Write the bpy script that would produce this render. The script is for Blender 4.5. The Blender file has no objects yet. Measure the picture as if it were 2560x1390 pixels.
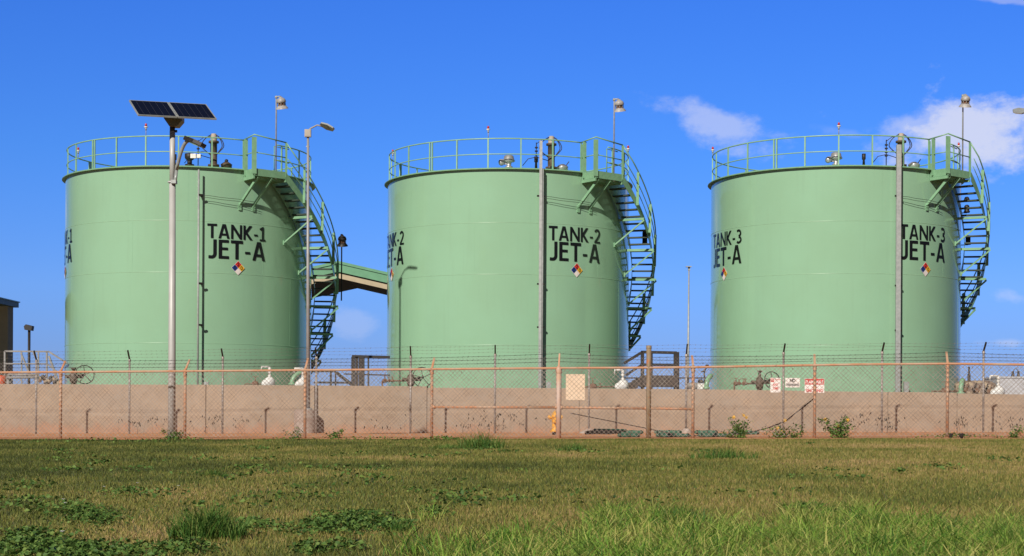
import bpy, math, random
import numpy as np
from mathutils import Vector, Matrix
random.seed(7); rng = np.random.default_rng(11)
R_ = math.radians
S = bpy.context.scene
COL = S.collection

# ------------------------------------------------------------------ camera, sun, sky
F = 4200.0; CX = 1280.0; CY = 1042.0; EYE = 0.55; ROLL = R_(0.30)
cam_d = bpy.data.cameras.new('camera'); cam = bpy.data.objects.new('camera', cam_d); COL.objects.link(cam)
cam_d.sensor_fit = 'HORIZONTAL'; cam_d.sensor_width = 36.0; cam_d.lens = F/2560*36
cam_d.shift_y = (CY-695)/2560; cam_d.clip_start = 0.1; cam_d.clip_end = 6000
cam.matrix_world = Matrix.Translation((0, 0, EYE)) @ Matrix.Rotation(R_(90), 4, 'X') @ Matrix.Rotation(ROLL, 4, 'Z')
S.camera = cam
S.view_settings.view_transform = 'Standard'; S.view_settings.look = 'None'
S.view_settings.gamma = 1; S.view_settings.use_curve_mapping = False; S.view_settings.exposure = 0.0
SUN_AZ, SUN_EL = 22.0, 32.0
sd = bpy.data.lights.new('sun', 'SUN'); sd.energy = 5.0; sd.angle = R_(0.7); sd.color = (1.0, 0.93, 0.82)
so = bpy.data.objects.new('sun', sd); COL.objects.link(so)
sv = Vector((-math.sin(R_(SUN_AZ))*math.cos(R_(SUN_EL)), -math.cos(R_(SUN_AZ))*math.cos(R_(SUN_EL)), math.sin(R_(SUN_EL))))
so.rotation_euler = sv.to_track_quat('Z', 'Y').to_euler(); so.location = sv*200

W = bpy.data.worlds.new('World'); S.world = W; W.use_nodes = True
nt = W.node_tree; N = nt.nodes; L = nt.links; N.clear()
out = N.new('ShaderNodeOutputWorld'); bg = N.new('ShaderNodeBackground'); L.new(bg.outputs[0], out.inputs[0])
sky = N.new('ShaderNodeTexSky'); sky.sky_type = 'NISHITA'; sky.sun_disc = False
sky.sun_elevation = R_(SUN_EL); sky.sun_rotation = R_(180+SUN_AZ)
sky.altitude = 0; sky.air_density = 1.0; sky.dust_density = 0.0; sky.ozone_density = 4.0
bg.inputs[1].default_value = 0.10
def wm(op, a, b=None, c=None, clamp=False):
    n = N.new('ShaderNodeMath'); n.operation = op; n.use_clamp = clamp
    for i, v in enumerate((a, b, c)):
        if v is None: continue
        if isinstance(v, (int, float)): n.inputs[i].default_value = v
        else: L.new(v, n.inputs[i])
    return n.outputs[0]
tc = N.new('ShaderNodeTexCoord'); sp = N.new('ShaderNodeSeparateXYZ'); L.new(tc.outputs['Generated'], sp.inputs[0])
ysafe = wm('MAXIMUM', sp.outputs[1], 0.02)
U = wm('DIVIDE', sp.outputs[0], ysafe); V = wm('DIVIDE', sp.outputs[2], ysafe)
def wnoise(scale, detail, rough, stretch=(1, 1, 1)):
    mp = N.new('ShaderNodeMapping'); L.new(tc.outputs['Generated'], mp.inputs[0]); mp.inputs['Scale'].default_value = stretch
    n = N.new('ShaderNodeTexNoise'); L.new(mp.outputs[0], n.inputs['Vector'])
    n.inputs['Scale'].default_value = scale; n.inputs['Detail'].default_value = detail; n.inputs['Roughness'].default_value = rough
    return n.outputs[0]
n1 = wnoise(26, 9, 0.62, (1, 1, 1.6)); n2 = wnoise(9, 3, 0.5, (1, 1, 2))
nz = wm('ADD', wm('MULTIPLY', wm('SUBTRACT', n1, 0.5), 2.9), wm('MULTIPLY', wm('SUBTRACT', n2, 0.5), 0.9))
front = wm('GREATER_THAN', sp.outputs[1], 0.1)
def cloud(px, py, a, b, ang, strength, soft=0.8):
    u0 = (px-CX)/F; v0 = (CY-py)/F; ca, sa = math.cos(R_(ang)), math.sin(R_(ang))
    du = wm('SUBTRACT', U, u0); dv = wm('SUBTRACT', V, v0)
    p = wm('ADD', wm('MULTIPLY', du, ca/a), wm('MULTIPLY', dv, sa/a))
    q = wm('ADD', wm('MULTIPLY', du, -sa/b), wm('MULTIPLY', dv, ca/b))
    d = wm('SQRT', wm('ADD', wm('MULTIPLY', p, p), wm('MULTIPLY', q, q)))
    m = wm('ADD', wm('SUBTRACT', 1.0, d), nz)
    m = wm('DIVIDE', m, soft, clamp=True)
    m = wm('MULTIPLY', wm('MULTIPLY', m, m), wm('SUBTRACT', 3.0, wm('MULTIPLY', m, 2.0)))
    return wm('MULTIPLY', wm('MULTIPLY', m, strength), front)
cl = None
for a in ((1800, 308, .044, .015, -22, .46), (2440, 312, .074, .029, 2, .84), (2290, 300, .045, .014, 18, .45),
          (885, 805, .022, .011, -10, .20), (2530, 735, .018, .007, -15, .28), (2505, 850, .016, .004, 0, .35),
          (2520, -5, .03, .003, -6, .3), (1640, 1000, .3, .008, 0, .10), (2120, 330, .02, .004, -10, .12),
          (-900, 500, .14, .03, 6, .6), (3700, 420, .16, .03, 0, .6)):
    m = cloud(*a); cl = m if cl is None else wm('MAXIMUM', cl, m)
hs = N.new('ShaderNodeHueSaturation'); L.new(sky.outputs[0], hs.inputs['Color'])
hs.inputs['Saturation'].default_value = 1.0; hs.inputs['Value'].default_value = 1.0
tint = N.new('ShaderNodeMix'); tint.data_type = 'RGBA'; tint.blend_type = 'MULTIPLY'; tint.inputs[0].default_value = 1.0
L.new(hs.outputs[0], tint.inputs[6])
rp_ = N.new('ShaderNodeValToRGB'); L.new(sp.outputs[2], rp_.inputs[0]); e_ = rp_.color_ramp.elements
SKYT = [(-.02, (.30, .36, .62)), (.0, (.26, .34, .66)), (.037, (.215, .325, .74)), (.075, (.25, .40, .83)), (.152, (.201, .43, .91)), (.24, (.177, .423, 1.0)), (.32, (.13, .30, .66)), (.55, (.10, .20, .38)), (1.0, (.12, .19, .30))]
e_[0].position = 0; e_[0].color = (*SKYT[1][1], 1); e_[1].position = 1.0; e_[1].color = (*SKYT[-1][1], 1)
for p_, c_ in SKYT[2:-1]: q_ = e_.new(p_); q_.color = (*c_, 1)
bk_ = N.new('ShaderNodeMapRange'); bk_.interpolation_type = 'SMOOTHSTEP'; L.new(sp.outputs[1], bk_.inputs[0]); bk_.inputs[1].default_value = .45; bk_.inputs[2].default_value = .91; bk_.inputs[3].default_value = .18; bk_.inputs[4].default_value = 1.0  # dims the sky beside and behind the camera to deepen the tanks' shaded sides
dk_ = N.new('ShaderNodeVectorMath'); dk_.operation = 'SCALE'; L.new(rp_.outputs[0], dk_.inputs[0]); L.new(bk_.outputs[0], dk_.inputs['Scale']); L.new(dk_.outputs[0], tint.inputs[7])
bg.inputs[1].default_value = 0.1333
mx = N.new('ShaderNodeMix'); mx.data_type = 'RGBA'; L.new(cl, mx.inputs[0]); L.new(tint.outputs[2], mx.inputs[6])
mx.inputs[7].default_value = (5.3, 5.5, 6.7, 1)
L.new(mx.outputs[2], bg.inputs[0])

# ------------------------------------------------------------------ helpers
def at(px, py, Y):
    dx, dy = px-CX, py-CY; c, s = math.cos(ROLL), math.sin(ROLL)
    return Vector(((dx*c+dy*s)/F*Y, Y, EYE-(-dx*s+dy*c)/F*Y))
def atl(px, py, Y0, m, dY=0.0):
    """point on the vertical plane Y = Y0 - m X seen at the pixel"""
    dx, dy = px-CX, py-CY; u = (dx*math.cos(ROLL)+dy*math.sin(ROLL))/F
    Y = Y0/(1+m*u)
    return at(px, py, Y+dY)
def gz(x, y=40): return 0.03 + 0.0077*max(-40, min(40, x))

class MB:
    def __init__(s): s.v = []; s.f = []; s.sm = []; s.mi = []; s.cur = 0
    def add(s, vs, fs, smooth=False):
        o = len(s.v); s.v += [tuple(p) for p in vs]
        for f in fs: s.f.append(tuple(i+o for i in f)); s.sm.append(smooth); s.mi.append(s.cur)
        return s
    def box(s, lo, hi, M=None):
        x0, y0, z0 = lo; x1, y1, z1 = hi
        vs = [Vector(p) for p in ((x0,y0,z0),(x1,y0,z0),(x1,y1,z0),(x0,y1,z0),(x0,y0,z1),(x1,y0,z1),(x1,y1,z1),(x0,y1,z1))]
        if M: vs = [M @ p for p in vs]
        return s.add(vs, [(3,2,1,0),(4,5,6,7),(0,1,5,4),(1,2,6,5),(2,3,7,6),(3,0,4,7)])
    def bbox(s, c, d, rz=0, M=None):
        m = Matrix.Translation(c) @ Matrix.Rotation(rz, 4, 'Z')
        if M: m = m @ M
        return s.box((-d[0]/2, -d[1]/2, -d[2]/2), (d[0]/2, d[1]/2, d[2]/2), m)
    def bar(s, a, b, w, h, up=(0, 0, 1)):
        a, b = Vector(a), Vector(b); d = (b-a); ln = d.length
        if ln < 1e-6: return s
        d.normalize(); up = Vector(up)
        if abs(d.dot(up)) > .98: up = Vector((1, 0, 0))
        x = d.cross(up).normalized(); z = x.cross(d).normalized()
        vs = [p + x*sx*w/2 + z*sz*h/2 for p in (a, b) for sx, sz in ((-1,-1),(1,-1),(1,1),(-1,1))]
        return s.add(vs, [(0,1,2,3),(7,6,5,4),(0,4,5,1),(1,5,6,2),(2,6,7,3),(3,7,4,0)])
    def tube(s, pts, r, n=8, smooth=True, cap=True):
        pts = [Vector(p) for p in pts]; k = len(pts)
        rs = r if isinstance(r, (list, tuple)) else [r]*k
        vs = []; prev = None
        for i, p in enumerate(pts):
            t = (pts[min(i+1, k-1)]-pts[max(i-1, 0)]).normalized()
            if prev is None:
                ref = Vector((0, 0, 1)) if abs(t.z) < .9 else Vector((1, 0, 0)); x = t.cross(ref).normalized()
            else: x = (prev - t*prev.dot(t)).normalized()
            prev = x; y = t.cross(x)
            for j in range(n):
                a = 2*math.pi*j/n; vs.append(p + (x*math.cos(a)+y*math.sin(a))*rs[i])
        fs = [(i*n+j, i*n+(j+1) % n, (i+1)*n+(j+1) % n, (i+1)*n+j) for i in range(k-1) for j in range(n)]
        s.add(vs, fs, smooth)
        if cap:
            o = len(s.v)-k*n
            s.f.append(tuple(o+j for j in range(n-1, -1, -1))); s.sm.append(False); s.mi.append(s.cur)
            s.f.append(tuple(o+(k-1)*n+j for j in range(n))); s.sm.append(False); s.mi.append(s.cur)
        return s
    def lathe(s, prof, c=(0, 0, 0), n=24, M=None, smooth=True):
        vs = []; c = Vector(c)
        for (r, z) in prof:
            for j in range(n):
                a = 2*math.pi*j/n; p = Vector((r*math.cos(a), r*math.sin(a), z))
                if M: p = M @ p
                vs.append(p+c)
        fs = [(i*n+j, i*n+(j+1) % n, (i+1)*n+(j+1) % n, (i+1)*n+j) for i in range(len(prof)-1) for j in range(n)]
        return s.add(vs, fs, smooth)
    def sphere(s, c, r, n=12, sq=(1, 1, 1), jit=0):
        vs = []; m = n//2
        for i in range(m+1):
            for j in range(n):
                a = math.pi*i/m; b = 2*math.pi*j/n; k = r*(1+random.uniform(-jit, jit))
                vs.append((c[0]+k*math.sin(a)*math.cos(b)*sq[0], c[1]+k*math.sin(a)*math.sin(b)*sq[1], c[2]+k*math.cos(a)*sq[2]))
        return s.add(vs, [(i*n+j, (i+1)*n+j, (i+1)*n+(j+1) % n, i*n+(j+1) % n) for i in range(m) for j in range(n)], True)
    def prism(s, poly, a, b):
        """poly: points list (3D); extruded by vector from a to b"""
        poly = [Vector(p) for p in poly]; d = Vector(b)-Vector(a); n = len(poly)
        return s.add(poly+[p+d for p in poly], [tuple(range(n-1, -1, -1)), tuple(range(n, 2*n))]+[(i, (i+1) % n, n+(i+1) % n, n+i) for i in range(n)])
    def build(s, name, mats, parent=None, origin=None):
        me = bpy.data.meshes.new(name)
        o = origin if origin is not None else base_of(parent)
        v = [(p[0]-o[0], p[1]-o[1], p[2]-o[2]) for p in s.v]
        me.from_pydata(v, [], s.f)
        if not isinstance(mats, (list, tuple)): mats = [mats]
        for m in mats: me.materials.append(m)
        me.polygons.foreach_set('use_smooth', s.sm)
        if len(mats) > 1: me.polygons.foreach_set('material_index', s.mi)
        me.update()
        ob = bpy.data.objects.new(name, me); COL.objects.link(ob)
        if parent is not None: ob.parent = parent
        elif origin is not None: ob.location = origin
        return ob
BASE = {}
def base_of(p):
    while p is not None:
        if p.name in BASE: return BASE[p.name]
        p = p.parent
    return (0, 0, 0)
def tag(o, label=None, cat=None, group=None, kind=None):
    if label: o['label'] = label
    if cat: o['category'] = cat
    if group: o['group'] = group
    if kind: o['kind'] = kind
    return o
def thing(name, loc, label, cat, group=None):
    e = bpy.data.objects.new(name, None); COL.objects.link(e); e.location = loc; e.empty_display_size = .3
    BASE[e.name] = tuple(loc); return tag(e, label, cat, group)

# ------------------------------------------------------------------ materials
def srgb(r, g, b):
    f = lambda c: ((c/255+0.055)/1.055)**2.4 if c > 10 else c/255/12.92
    return (f(r), f(g), f(b))
MATS = {}
def mat(name, col, rough=.6, metal=0, col2=None, nscale=4, lo=.35, hi=.65, bump=0, bscale=40, spec=.5, coat=0, stretch=(1, 1, 1), detail=6, bdist=.01):
    m = bpy.data.materials.new(name); m.use_nodes = True; t = m.node_tree; n = t.nodes; l = t.links
    p = n['Principled BSDF']; p.inputs['Base Color'].default_value = (*col, 1); p.inputs['Roughness'].default_value = rough
    p.inputs['Metallic'].default_value = metal; p.inputs['Specular IOR Level'].default_value = spec
    if coat: p.inputs['Coat Weight'].default_value = coat; p.inputs['Coat Roughness'].default_value = .05
    g = n.new('ShaderNodeNewGeometry'); mp = n.new('ShaderNodeMapping'); l.new(g.outputs['Position'], mp.inputs[0]); mp.inputs['Scale'].default_value = stretch
    if col2 is None: col2 = tuple(c*.86 for c in col)
    tx = n.new('ShaderNodeTexNoise'); tx.inputs['Scale'].default_value = nscale; tx.inputs['Detail'].default_value = detail; l.new(mp.outputs[0], tx.inputs['Vector'])
    r = n.new('ShaderNodeMapRange'); r.inputs[1].default_value = lo; r.inputs[2].default_value = hi; l.new(tx.outputs[0], r.inputs[0])
    mix = n.new('ShaderNodeMix'); mix.data_type = 'RGBA'; l.new(r.outputs[0], mix.inputs[0]); mix.inputs[6].default_value = (*col, 1); mix.inputs[7].default_value = (*col2, 1)
    l.new(mix.outputs[2], p.inputs['Base Color'])
    if bump:
        bt = n.new('ShaderNodeTexNoise'); bt.inputs['Scale'].default_value = bscale; bt.inputs['Detail'].default_value = 4; l.new(g.outputs['Position'], bt.inputs['Vector'])
        b = n.new('ShaderNodeBump'); b.inputs['Strength'].default_value = bump; b.inputs['Distance'].default_value = bdist; l.new(bt.outputs[0], b.inputs['Height']); l.new(b.outputs[0], p.inputs['Normal'])
    m['_mix'] = mix.name; MATS[name] = m; return m
def layer(m, col, scale, lo, hi, stretch=(1, 1, 1), zlo=None, zhi=None, amt=1.0):
    """one more patch colour on the base colour; optional height band (splashed soil)"""
    t = m.node_tree; n = t.nodes; l = t.links; p = n['Principled BSDF']
    src = p.inputs['Base Color'].links[0].from_socket
    g = n.new('ShaderNodeNewGeometry'); mp = n.new('ShaderNodeMapping'); l.new(g.outputs['Position'], mp.inputs[0]); mp.inputs['Scale'].default_value = stretch
    tx = n.new('ShaderNodeTexNoise'); tx.inputs['Scale'].default_value = scale; tx.inputs['Detail'].default_value = 7; l.new(mp.outputs[0], tx.inputs['Vector'])
    r = n.new('ShaderNodeMapRange'); r.inputs[1].default_value = lo; r.inputs[2].default_value = hi; r.inputs[4].default_value = amt
    if zlo is not None:
        sx = n.new('ShaderNodeSeparateXYZ'); l.new(g.outputs['Position'], sx.inputs[0])
        zr = n.new('ShaderNodeMapRange'); zr.inputs[1].default_value = zlo; zr.inputs[2].default_value = zhi; zr.inputs[3].default_value = .35; zr.inputs[4].default_value = -.3; l.new(sx.outputs[2], zr.inputs[0])
        ad = n.new('ShaderNodeMath'); ad.operation = 'ADD'; l.new(tx.outputs[0], ad.inputs[0]); l.new(zr.outputs[0], ad.inputs[1]); l.new(ad.outputs[0], r.inputs[0])
    else: l.new(tx.outputs[0], r.inputs[0])
    mix = n.new('ShaderNodeMix'); mix.data_type = 'RGBA'; l.new(r.outputs[0], mix.inputs[0]); l.new(src, mix.inputs[6]); mix.inputs[7].default_value = (*col, 1)
    l.new(mix.outputs[2], p.inputs['Base Color']); return m
GREEN = (.272, .475, .318)
m_green = mat('green_paint', GREEN, .14, col2=(.262, .45, .296), nscale=.7, spec=.6, coat=.5, bump=.10, bscale=1.1, bdist=.02)
layer(m_green, (.25, .42, .28), 2.2, .55, .8, (2.5, 2.5, .18), amt=.5)
m_weld = mat('weld_paint', (.27, .46, .305), .3)
m_steel_green = mat('green_steel', (.215, .41, .25), .35, col2=(.18, .35, .21), nscale=6)
m_tread = mat('shaded_tread', (.035, .055, .04), .6, nscale=8)  # tread colour darkened to carry the shade of their undersides
m_rail = mat('rail_paint', (.26, .48, .31), .35, nscale=6)
m_black = mat('black_paint', (.008, .009, .010), .3, nscale=3)
m_galv = mat('galvanised', (.38, .40, .40), .5, .2, col2=(.30, .32, .32), nscale=9)
m_pole = mat('grey_pole', (.33, .33, .34), .5, .1, col2=(.27, .27, .28), nscale=3)
m_lightpole = mat('light_pole', (.48, .475, .47), .45, .05, col2=(.42, .41, .40), nscale=2)
m_dark = mat('dark_steel', (.013, .011, .012), .55, col2=(.022, .016, .013), nscale=8)
m_brown = mat('brown_steel', (.06, .038, .024), .6, col2=(.11, .08, .055), nscale=9)
m_greyrail = mat('grey_rail', (.30, .29, .29), .5, col2=(.22, .21, .21), nscale=6)
m_orange = mat('orange_fence_paint', (.46, .215, .115), .6, col2=(.45, .30, .21), nscale=3, lo=.42, hi=.62)
layer(m_orange, (.20, .075, .035), 12, .6, .72, amt=.8)
m_wire = mat('fence_wire', (.17, .12, .09), .6, col2=(.30, .26, .23), nscale=5)
m_wire2 = mat('far_fence_wire', (.22, .20, .19), .6, .2, col2=(.16, .13, .12), nscale=5)
m_barb = mat('barbed_wire', (.05, .04, .04), .6)
m_gpost = mat('grey_post', (.40, .37, .36), .5, .2, col2=(.22, .18, .16), nscale=14, lo=.4, hi=.6)
m_conc = mat('tan_concrete', (.385, .29, .215), .9, col2=(.33, .25, .185), nscale=1.1, bump=.25, bscale=30)
layer(m_conc, (.32, .26, .21), .5, .5, .75, (1, 1, 2.5), amt=.8)
layer(m_conc, (.46, .20, .10), 2.5, .55, .85, (1, 1, .6), zlo=.0, zhi=.6, amt=.5)
layer(m_conc, (.30, .22, .15), 1.1, .66, .74, (.6, 1, 3), amt=.6)
m_footing = mat('footing_concrete', (.42, .35, .31), .9, col2=(.33, .24, .20), nscale=6, bump=.3)
m_dirt = mat('red_dirt', (.52, .19, .075), .95, col2=(.60, .31, .16), nscale=1.2, bump=.4, bscale=12)
layer(m_dirt, (.22, .11, .06), 5, .6, .7, amt=.7)
m_gravel = mat('yard_gravel', (.12, .105, .085), .95, nscale=3)
m_white = mat('white_paint', (.78, .76, .74), .5, col2=(.66, .62, .58), nscale=10)
m_wrap = mat('white_wrap', (.80, .79, .78), .6, nscale=14)
m_sign = mat('sign_white', (.78, .72, .70), .5, nscale=6)
m_signtan = mat('sign_tan', (.66, .52, .38), .6, col2=(.60, .46, .33), nscale=3)
m_red = mat('sign_red', (.55, .03, .025), .45, nscale=8)
m_blue = mat('placard_blue', (.015, .05, .26), .4)
m_yel = mat('placard_yellow', (.75, .42, .03), .4)
m_hyd = mat('hydrant_yellow', (.72, .36, .05), .45, col2=(.62, .28, .04), nscale=12)
m_tarp = mat('green_mesh_fabric', (.025, .10, .06), .8, col2=(.07, .15, .11), nscale=14, bump=.5, bscale=60)
m_hose = mat('dark_rod', (.05, .03, .025), .7)
m_lamp = mat('lamp_cast_metal', (.40, .39, .39), .5, col2=(.28, .26, .25), nscale=12)
m_lens = mat('lamp_glass', (.25, .24, .20), .2, nscale=5)
m_beacon = mat('beacon_red', (.50, .03, .02), .2)
m_silver = mat('silver_vent', (.55, .55, .56), .35, .6, nscale=7)
m_cream = mat('cream_fascia', (.47, .39, .26), .6, nscale=3)
m_roofg = mat('green_roof_metal', (.14, .34, .20), .4, nscale=3)
m_under = mat('dark_soffit', (.07, .055, .04), .8)
m_beige = mat('beige_column', (.46, .41, .29), .8, nscale=2)
m_solar = mat('solar_cell', (.007, .008, .016), .15, spec=.3)
m_bush = mat('weed_leaf', (.05, .15, .035), .6, col2=(.09, .20, .05), nscale=18)
m_flower = mat('yellow_flower', (.75, .42, .04), .6)
m_rust = mat('rusty_metal', (.22, .11, .06), .8, col2=(.12, .06, .04), nscale=14)
m_lump = mat('dark_lump', (.02, .014, .012), .9, nscale=10, bump=.4)
m_mach = mat('beige_machine', (.42, .32, .22), .7, col2=(.15, .10, .08), nscale=6, lo=.45, hi=.6)
m_greytank = mat('pale_grey_tank', (.52, .52, .56), .5, nscale=2)

# ------------------------------------------------------------------ text
def text_geo(s, w, h, bold=.0, spacing=1.0, ext=0):
    cu = bpy.data.curves.new('tmp', 'FONT'); cu.body = s; cu.size = 1; cu.offset = bold; cu.resolution_u = 4; cu.space_character = spacing
    ob = bpy.data.objects.new('tmp', cu); COL.objects.link(ob)
    me = bpy.data.meshes.new_from_object(ob.evaluated_get(bpy.context.evaluated_depsgraph_get()))
    vs = [v.co.copy() for v in me.vertices]; fs = [tuple(p.vertices) for p in me.polygons]
    bpy.data.objects.remove(ob); bpy.data.curves.remove(cu); bpy.data.meshes.remove(me)
    x0 = min(v.x for v in vs); x1 = max(v.x for v in vs); y0 = min(v.y for v in vs); y1 = max(v.y for v in vs)
    vs = [((v.x-x0)/(x1-x0)*w-w/2, (v.y-y0)/(y1-y0)*h) for v in vs]
    return vs, fs

# ------------------------------------------------------------------ ground
def sheet(name, x0, x1, yf0, yf1, nx, ny, dz, m, kind='structure'):
    mb = MB(); vs = []
    for j in range(ny+1):
        for i in range(nx+1):
            x = x0+(x1-x0)*i/nx; ya, yb = yf0(x), yf1(x); y = ya+(yb-ya)*j/ny
            vs.append((x, y, gz(x)+dz))
    mb.add(vs, [(j*(nx+1)+i, j*(nx+1)+i+1, (j+1)*(nx+1)+i+1, (j+1)*(nx+1)+i) for j in range(ny) for i in range(nx)], True)
    return tag(mb.build(name, m), kind=kind)
def soil_mat():
    m = mat('lawn_soil', (.17, .14, .05), .95, col2=(.10, .12, .035), nscale=1.2, bump=.5, bscale=14)
    return m
mb = MB(); xs = [-3000, -200, -40, -20, -10, 0, 10, 20, 40, 200, 3000]; ys = [-300, -20, 0, 20, 45, 70, 200, 3000]
mb.add([(x, y, gz(x)-.012) for y in ys for x in xs], [(j*11+i, j*11+i+1, (j+1)*11+i+1, (j+1)*11+i) for j in range(7) for i in range(10)])
tag(mb.build('ground', soil_mat()), kind='structure')
OY, OM = 41.2, .11; GY, GM = 53.3, .11; WY, WM = 55.95, .11
lawn_edge = lambda x: OY-OM*x-1.5+.5*math.sin(x*.9)+.35*math.sin(x*2.3+1)
sheet('dirt_strip', -60, 60, lambda x: lawn_edge(x)-.3, lambda x: WY-WM*x+.1, 160, 6, -.004, m_dirt)
sheet('gravel_yard', -90, 90, lambda x: WY-WM*x+.12, lambda x: 130, 40, 4, -.003, m_gravel)

# ------------------------------------------------------------------ containment wall
wt = [(-700, 957), (0, 960), (515, 961.7), (850, 964), (1067, 966), (1068, 969.2), (1350, 970), (1600, 972), (1750, 973), (1920, 975.5), (2110, 979), (2390, 981), (2395, 984), (2560, 986), (3300, 994)]
def interp(tb, x):
    for (a, b), (c, d) in zip(tb, tb[1:]):
        if a <= x <= c: return b+(d-b)*(x-a)/(c-a)
    return tb[0][1] if x < tb[0][0] else tb[-1][1]
wall = thing('concrete_wall', (0, WY, gz(0)), 'long low tan concrete wall standing between the grey fence and the tanks', 'wall')
cuts = [-700, -60, 515, 1068, 1449, 2220, 2393, 2800, 3300]
for a, b in zip(cuts, cuts[1:]):
    mb = MB(); k = max(2, int((b-a)/120)); g = 1.2 if b-a > 100 else .8
    pts = [a+g+(b-a-2*g)*i/k for i in range(k+1)]
    vs = []
    for px in pts:
        p = atl(px, interp(wt, px), WY, WM); zb = gz(p.x)-.15
        t = p.z
        vs += [(p.x, p.y, zb), (p.x, p.y, t-.015), (p.x+.002, p.y+.015, t), (p.x+.035, p.y+.30, t), (p.x+.035, p.y+.30, zb)]
    fs = [(i*5+j, (i+1)*5+j, (i+1)*5+j+1, i*5+j+1) for i in range(k) for j in range(4)]
    fs += [(0, 1, 2, 3, 4), tuple(k*5+j for j in (4, 3, 2, 1, 0))]
    mb.add(vs, fs); mb.build('panel', m_conc, wall)
mb = MB()
for a, b in ((-700, 1068), (1068, 3300)):
    p, q = atl(a, 1000, WY, WM), atl(b, 1000, WY, WM)
    n = 8
    for i in range(n):
        A = p.lerp(q, i/n); B = p.lerp(q, (i+1)/n)
        za = gz(A.x)-.1; h = min(atl(a+(b-a)*(i+k_)/n, interp(wt, a+(b-a)*(i+k_)/n), WY, WM).z for k_ in (0, 1))-.06-za
        mb.add([(A.x, A.y+.05, za), (B.x, B.y+.05, za), (B.x, B.y+.05, za+h), (A.x, A.y+.05, za+h), (A.x, A.y+.2, za), (B.x, B.y+.2, za), (B.x, B.y+.2, za+h), (A.x, A.y+.2, za+h)],
               [(3,2,1,0),(4,5,6,7),(0,1,5,4),(1,2,6,5),(2,3,7,6),(3,0,4,7)])
mb.build('footing', m_conc, wall)

# ------------------------------------------------------------------ tanks
TR = 4.67; RIM = 9.45
def P(phi, r, z, c=(0, 0, 0)): return Vector((c[0]+r*math.sin(R_(phi)), c[1]-r*math.cos(R_(phi)), c[2]+z))
def roofz(r): return RIM+.05+.74*(1-r/4.76)
def ring_tube(mb, c, r, z, a0, a1, rad, step=3, n=6):
    k = max(2, int(abs(a1-a0)/step)); mb.tube([P(a0+(a1-a0)*i/k, r, z, c) for i in range(k+1)], rad, n)
def arcp(cx, cy, rx, ry, a0, a1, n=9): return [(cx+rx*math.cos(R_(a0+(a1-a0)*i/n)), cy+ry*math.sin(R_(a0+(a1-a0)*i/n))) for i in range(n+1)]
# hand-drawn humanist bold capitals: width, strokes as (points, pen width); unit cap height
GL = {
 'T': (.62, [([(0, .92), (.62, .92)], .16), ([(.31, .90), (.31, 0)], .17)]),
 'A': (.74, [([(.085, 0), (.345, 1)], .165), ([(.655, 0), (.395, 1)], .165), ([(.18, .28), (.56, .28)], .14)]),
 'N': (.76, [([(.08, 0), (.08, 1)], .155), ([(.68, 0), (.68, 1)], .155), ([(.10, .93), (.66, .07)], .19)]),
 'K': (.66, [([(.08, 0), (.08, 1)], .16), ([(.15, .46), (.53, 1)], .18), ([(.15, .56), (.57, 0)], .18)]),
 '-': (.34, [([(.03, .37), (.31, .37)], .13)]),
 '1': (.52, [([(.28, 0), (.28, 1)], .16), ([(.04, .06), (.50, .06)], .13), ([(.05, .80), (.28, .93)], .14)]),
 '2': (.60, [(arcp(.28, .71, .21, .215, 160, -20)+[(.43, .52), (.30, .33), (.10, .10)], .16), ([(.02, .065), (.58, .065)], .13)]),
 '3': (.60, [(arcp(.25, .73, .20, .20, 140, -90), .15), (arcp(.25, .27, .23, .20, 90, -140), .155)]),
 'J': (.42, [([(.33, 1), (.33, .28)]+arcp(.17, .26, .16, .19, 0, -100, 7)+[(.02, .08)], .165)]),
 'E': (.52, [([(.085, 0), (.085, 1)], .17), ([(.12, .925), (.50, .925)], .15), ([(.12, .53), (.46, .53)], .14), ([(.12, .075), (.51, .075)], .15)]),
}
def wrap_text(mb, s, phi0, z0, w, h, c, r, bold, spacing=1.0):
    tot = sum(GL[ch][0] for ch in s)+.085*(len(s)-1); k = w/tot; x = -w/2; lv = 0
    for ch in s:
        gw, st = GL[ch]
        for pts, pw in st:
            lv += 1; rr = r+.0004*(lv % 7); n = len(pts)
            # densify straight strokes so they follow the shell
            if n == 2: pts = [(pts[0][0]+(pts[1][0]-pts[0][0])*i/5, pts[0][1]+(pts[1][1]-pts[0][1])*i/5) for i in range(6)]; n = 6
            L_, R2 = [], []
            for i, p in enumerate(pts):
                a, b = pts[max(i-1, 0)], pts[min(i+1, n-1)]; dx, dy = b[0]-a[0], b[1]-a[1]; ln = math.hypot(dx, dy); nx, ny = -dy/ln*pw*.49, dx/ln*pw*.49
                if st[0][0] == pts or True:
                    # cut slanted ends level with the line
                    if (i == 0 or i == n-1) and abs(dy) > .3*ln and p[1] in (0, 1): nx, ny = (pw*.49*ln/abs(dy)*(-1 if dy > 0 else 1), 0)
                L_.append((p[0]+nx, p[1]+ny)); R2.append((p[0]-nx, p[1]-ny))
            vs = [P(phi0+math.degrees((x+q[0]*k)/TR), rr, z0+q[1]*h, c) for q in L_+R2]
            mb.add(vs, [(i, i+n, i+n+1, i+1) for i in range(n-1)])
        x += (gw+.085)*k
ST_A, ST_Z, ST_S = 49.5, 9.25, .0825
def stz(phi): return ST_Z-(phi-ST_A)*ST_S

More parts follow.
